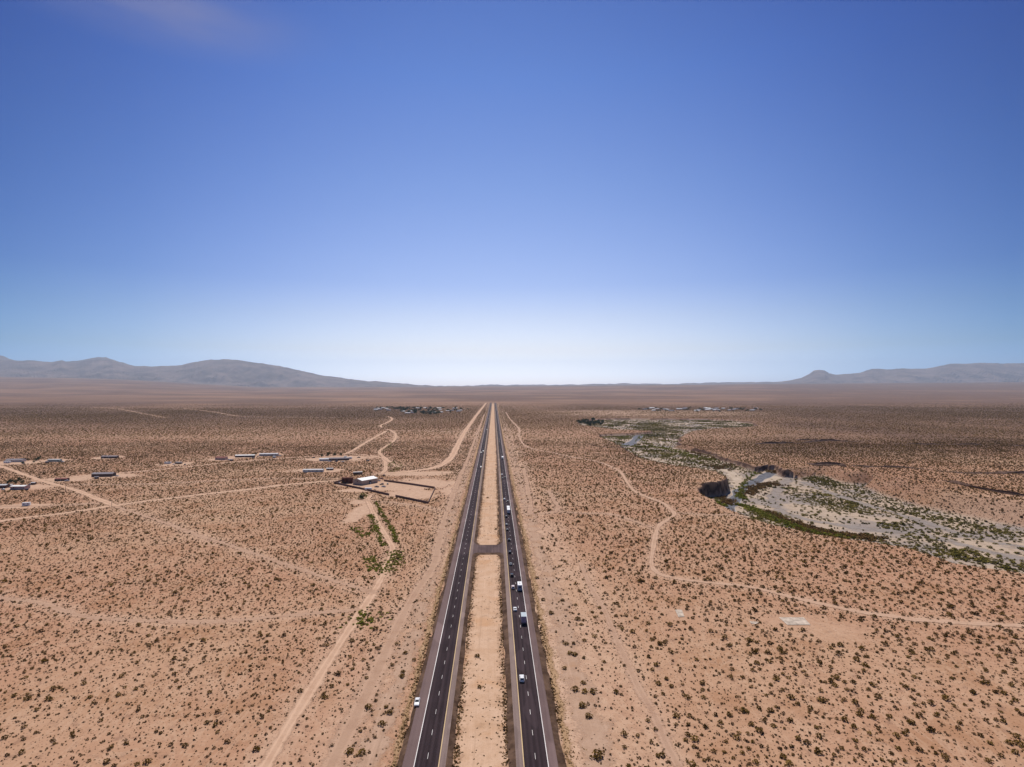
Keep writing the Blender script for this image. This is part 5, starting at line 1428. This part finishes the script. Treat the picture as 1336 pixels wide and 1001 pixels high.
for i_, (st, cl_, px, py, hd, lab) in enumerate([
    ('suv', 'white', 298.5, 600.3, 1.2, "white car parked right of the red roofed house"), ('pickup', 'grey', 330, 598, 1.4, "grey pickup parked right of the white roofed dark home"),
    ('sedan', 'dark', 336.5, 596.2, .6, "dark car between the white roofed dark home and the rightmost long home"), ('suv', 'silver', 364.5, 595.4, 1.5, "silver car at the right end of the rightmost long home"),
    ('pickup', 'dark', 241.5, 606.8, .3, "dark pickup right of the two trailers in the scrub"), ('hatch', 'white', 226.5, 606.3, 1.2, "small white car between the two trailers in the scrub"),
    ('suv', 'dark', 30.5, 605.2, 1.3, "dark car right of the white trailer at the left grey roofed house"), ('pickup', 'white', 82, 603, .2, "white pickup at the right end of the pale green mobile home"),
    ('sedan', 'silver', 152.5, 621.6, 1.5, "silver sedan at the right end of the long grey shed"), ('suv', 'navy', 35, 639.5, 1.0, "navy car at the right corner of the pink walled building"),
    ('pickup', 'silver', 399, 616.8, 1.3, "silver pickup at the left end of the long pale mobile home"), ('sedan', 'white', 447, 603, 1.4, "white sedan in the yard right of the navy car beyond the barn")]):
    yard_car(st, cl_, px, py, hd, lab)
SH = [(302, 601.5, .4, "tiny dark outbuilding in front of the gap right of the red roofed house"), (358, 597.3, -.2, "tiny pale outbuilding in front of the rightmost long home"), (62, 604, .3, "tiny dark outbuilding left of the pale green mobile home"), (450.5, 597.4, .1, "tiny dark outbuilding at the back right of the long grey roofed home"), (126, 624.6, .5, "tiny dark outbuilding in front of the long grey shed")]
for i_, (px, py, a_, lab) in enumerate(SH):
    house("shed", lab, "shed", P(px, py), 4.5, 3.5, 2.3, .5, a_, WALLPALE if 'pale out' in lab else WALLDARK, ROOFPALE if i_ % 2 else ROOFGREY, 0, .2, True)

def pole(label, p, h):
    r = empty("utility_pole", (p[0], p[1], 0))
    MB().cyl((0, 0, 0), 'z', .18, .12, h, 10).build("post", WOOD, r)
    a = MB().box(-1.2, 1.2, -.07, .07, h - .9, h - .75).build("crossarm", WOOD, r)
    for x in (-1.05, -.4, .4, 1.05):
        MB().cyl((x, 0, h - .745), 'z', .05, .04, .18, 8).build("insulator", FRAME, a)
    return tag(r, label, "utility pole")
pole("thin wooden utility pole by the diagonal road near the left homes", P(85.4, 641), 9.2)
pole("thin wooden utility pole at the left crossroads", P(145.7, 662.5), 7.5)

# old concrete slabs lying in the right desert
for s, lab in zip(SLABS, ("large pale concrete slab in the right desert", "small upright pale slab left of the large one", "small pale sliver of concrete between the other slabs")):
    c = s.mean(0); r = s - c
    V = MB().loft([[(p[0], p[1], z) for p in r] for z in (-.1, .22)])
    o = V.build("concrete_slab", M['concrete']); o.location = (c[0], c[1], 0); tag(o, lab, "slab")

# ------------------------------------------------------------------ trees and far settlements
def tree(label, c, h, r, seed, group=None, n=130):
    z = float(height(np.array([c[0]]), np.array([c[1]]))[0])
    root = empty("tree", (c[0], c[1], z))
    g = np.random.default_rng(seed)
    b = MB()
    b.cyl((0, 0, 0), 'z', .05 * h * .5 + .08, .06, h * .55, 8)
    for k in range(5):
        a = k * 1.256 + g.uniform(0, .8); l = r * .6
        p0 = np.array([0, 0, h * (.28 + .05 * k)]); p1 = p0 + np.array([math.cos(a) * l, math.sin(a) * l, h * .2])
        rings = []
        for p, w in ((p0, .09), (p1, .03)): rings.append([(p[0] + w * math.cos(t), p[1] + w * math.sin(t), p[2]) for t in (0, 2.1, 4.2)])
        b.loft(rings)
    b.build("trunk", M['bark'], root)
    cl = g.normal(size=(9, 3)); cl /= np.linalg.norm(cl, axis=1)[:, None]; cl *= np.array([r * .6, r * .6, h * .28]); cl[:, 2] += h * .6
    w = g.integers(0, 9, n); cc = cl[w] + g.normal(size=(n, 3)) * np.array([r * .24, r * .24, h * .12])
    a = g.normal(size=(n, 3)); a /= np.linalg.norm(a, axis=1)[:, None]
    bb = g.normal(size=(n, 3)); bb -= a * (a * bb).sum(1)[:, None]; bb /= np.linalg.norm(bb, axis=1)[:, None]
    sz = r * .2 * g.uniform(.6, 1.3, n)[:, None]
    V = np.stack([cc - a * sz, cc + bb * sz * .8, cc + a * sz, cc - bb * sz * .8], 1).reshape(-1, 3); V[:, 2] = np.maximum(V[:, 2], .1)
    t = np.clip(np.repeat(.45 + (w % 3 - 1) * .15 + g.normal(0, .12, n), 4), 0, 1)
    mesh_np("crown", V, np.arange(len(V)).reshape(-1, 4), M['tree'], parent=root, attrs={'tint': t})
    return tag(root, label, "tree", group)
for i, (px, py) in enumerate([(758, 554), (763, 553), (767, 555), (771, 553.5), (775, 555), (779, 553.5), (783, 554.5), (766, 551.5), (774, 551.2), (760, 551.8), (781, 551.6), (786, 552.8), (770, 556), (755, 552.6)]):
    p = PLW([(px, py)])[0]
    tree("dark green tree in the dense grove at the head of the wash", p, R.uniform(10, 15), R.uniform(7, 10), 500 + i, "trees of the dark green grove")
for i, (px, py, h) in enumerate([(32, 601.8, 4.5), (37, 601.3, 4), (47, 601.5, 5), (51, 600.7, 6), (29.5, 605, 3.5), (44, 603.5, 3)]):
    tree("green tree in the row right of the left grey roofed house", P(px, py), h, h * .62, 540 + i, "trees right of the left grey roofed house")
for i, (px, py, h) in enumerate([(14, 629.5, 4.5), (20, 630.5, 4), (25, 628.8, 5), (29, 631, 4), (10, 631, 3.5)]):
    tree("grey green tree behind the pink walled building", P(px, py), h, h * .6, 560 + i, "trees behind the pink walled building")
for i, (px, py, h) in enumerate([(334, 593.5, 4), (330, 594, 3), (420, 596.2, 5), (428, 595.2, 6), (436, 594.8, 5), (445, 594.4, 5)]):
    tree("green tree close behind the far homes on the upper road", P(px, py), h, h * .65, 580 + i, "trees behind the far homes on the upper road")
tree("bright green mesquite tree at the arroyo head below the compound wall", P(471.5, 651), 4.2, 3.2, 601)
# the village among trees beyond the left plain
k = 0
for i in range(120):
    px = R.gauss(545, 30); py = R.uniform(532.2, 541.5)
    if abs(px - 545) > 66 or px > 612 or py > 541.5 - abs(px - 560) * .10: continue
    tree("grey green tree among the houses of the distant left village", P(px, py), R.uniform(7, 12), R.uniform(7, 13), 620 + i, "trees of the distant left village", 60)
FARW = [WALLPALE, WALLPINK, BOXWHITE]; FARR = [ROOFPALE, ROOFWHITE, ROOFGREY]
GV, GT = "houses of the distant left village", "houses of the distant right settlement"
for i in range(26):
    px = R.uniform(488, 600); py = R.uniform(532.8, 541.8 - abs(px - 550) * .08)
    house("house", "tiny house among grey green trees in the distant left village", "house", P(px, py), R.uniform(14, 26), R.uniform(9, 13), 3.5, 1.6, R.uniform(-.4, .4), FARW[i % 3], FARR[i % 3], 2, .4, True, GV)
for i in range(30):
    px = R.uniform(838, 990); py = R.uniform(532.5, 536.5)
    house("house", "tiny house in the distant settlement beyond the far wash rim", "house", P(px, py), R.uniform(16, 30), R.uniform(10, 15), 4, 1.6, R.uniform(-.4, .4), FARW[(i + 1) % 3], FARR[i % 3], 2, .4, True, GT)
for i in range(46):
    px = R.uniform(832, 1000); py = R.uniform(532.2, 537.5)
    tree("small tree in the distant settlement beyond the far wash rim", P(px, py), R.uniform(5, 9), R.uniform(6, 10), 800 + i, "trees of the distant right settlement", 50)

# ------------------------------------------------------------------ desert air
HAZE_DENS = 0.000023
def haze():
    m, n, l, out = new_mat("desert_air")
    v = n.new('ShaderNodeVolumePrincipled')
    v.inputs['Color'].default_value = (0.70, 0.82, 1.0, 1)
    v.inputs['Density'].default_value = HAZE_DENS
    v.inputs['Anisotropy'].default_value = 0.3
    l.new(v.outputs[0], out.inputs['Volume'])
    o = MB().box(-70000, 70000, -1500, 40500, -400, 1990).build("haze", m)
    tag(o, "pale blue air lying over the whole desert", "haze", kind='stuff')
haze()
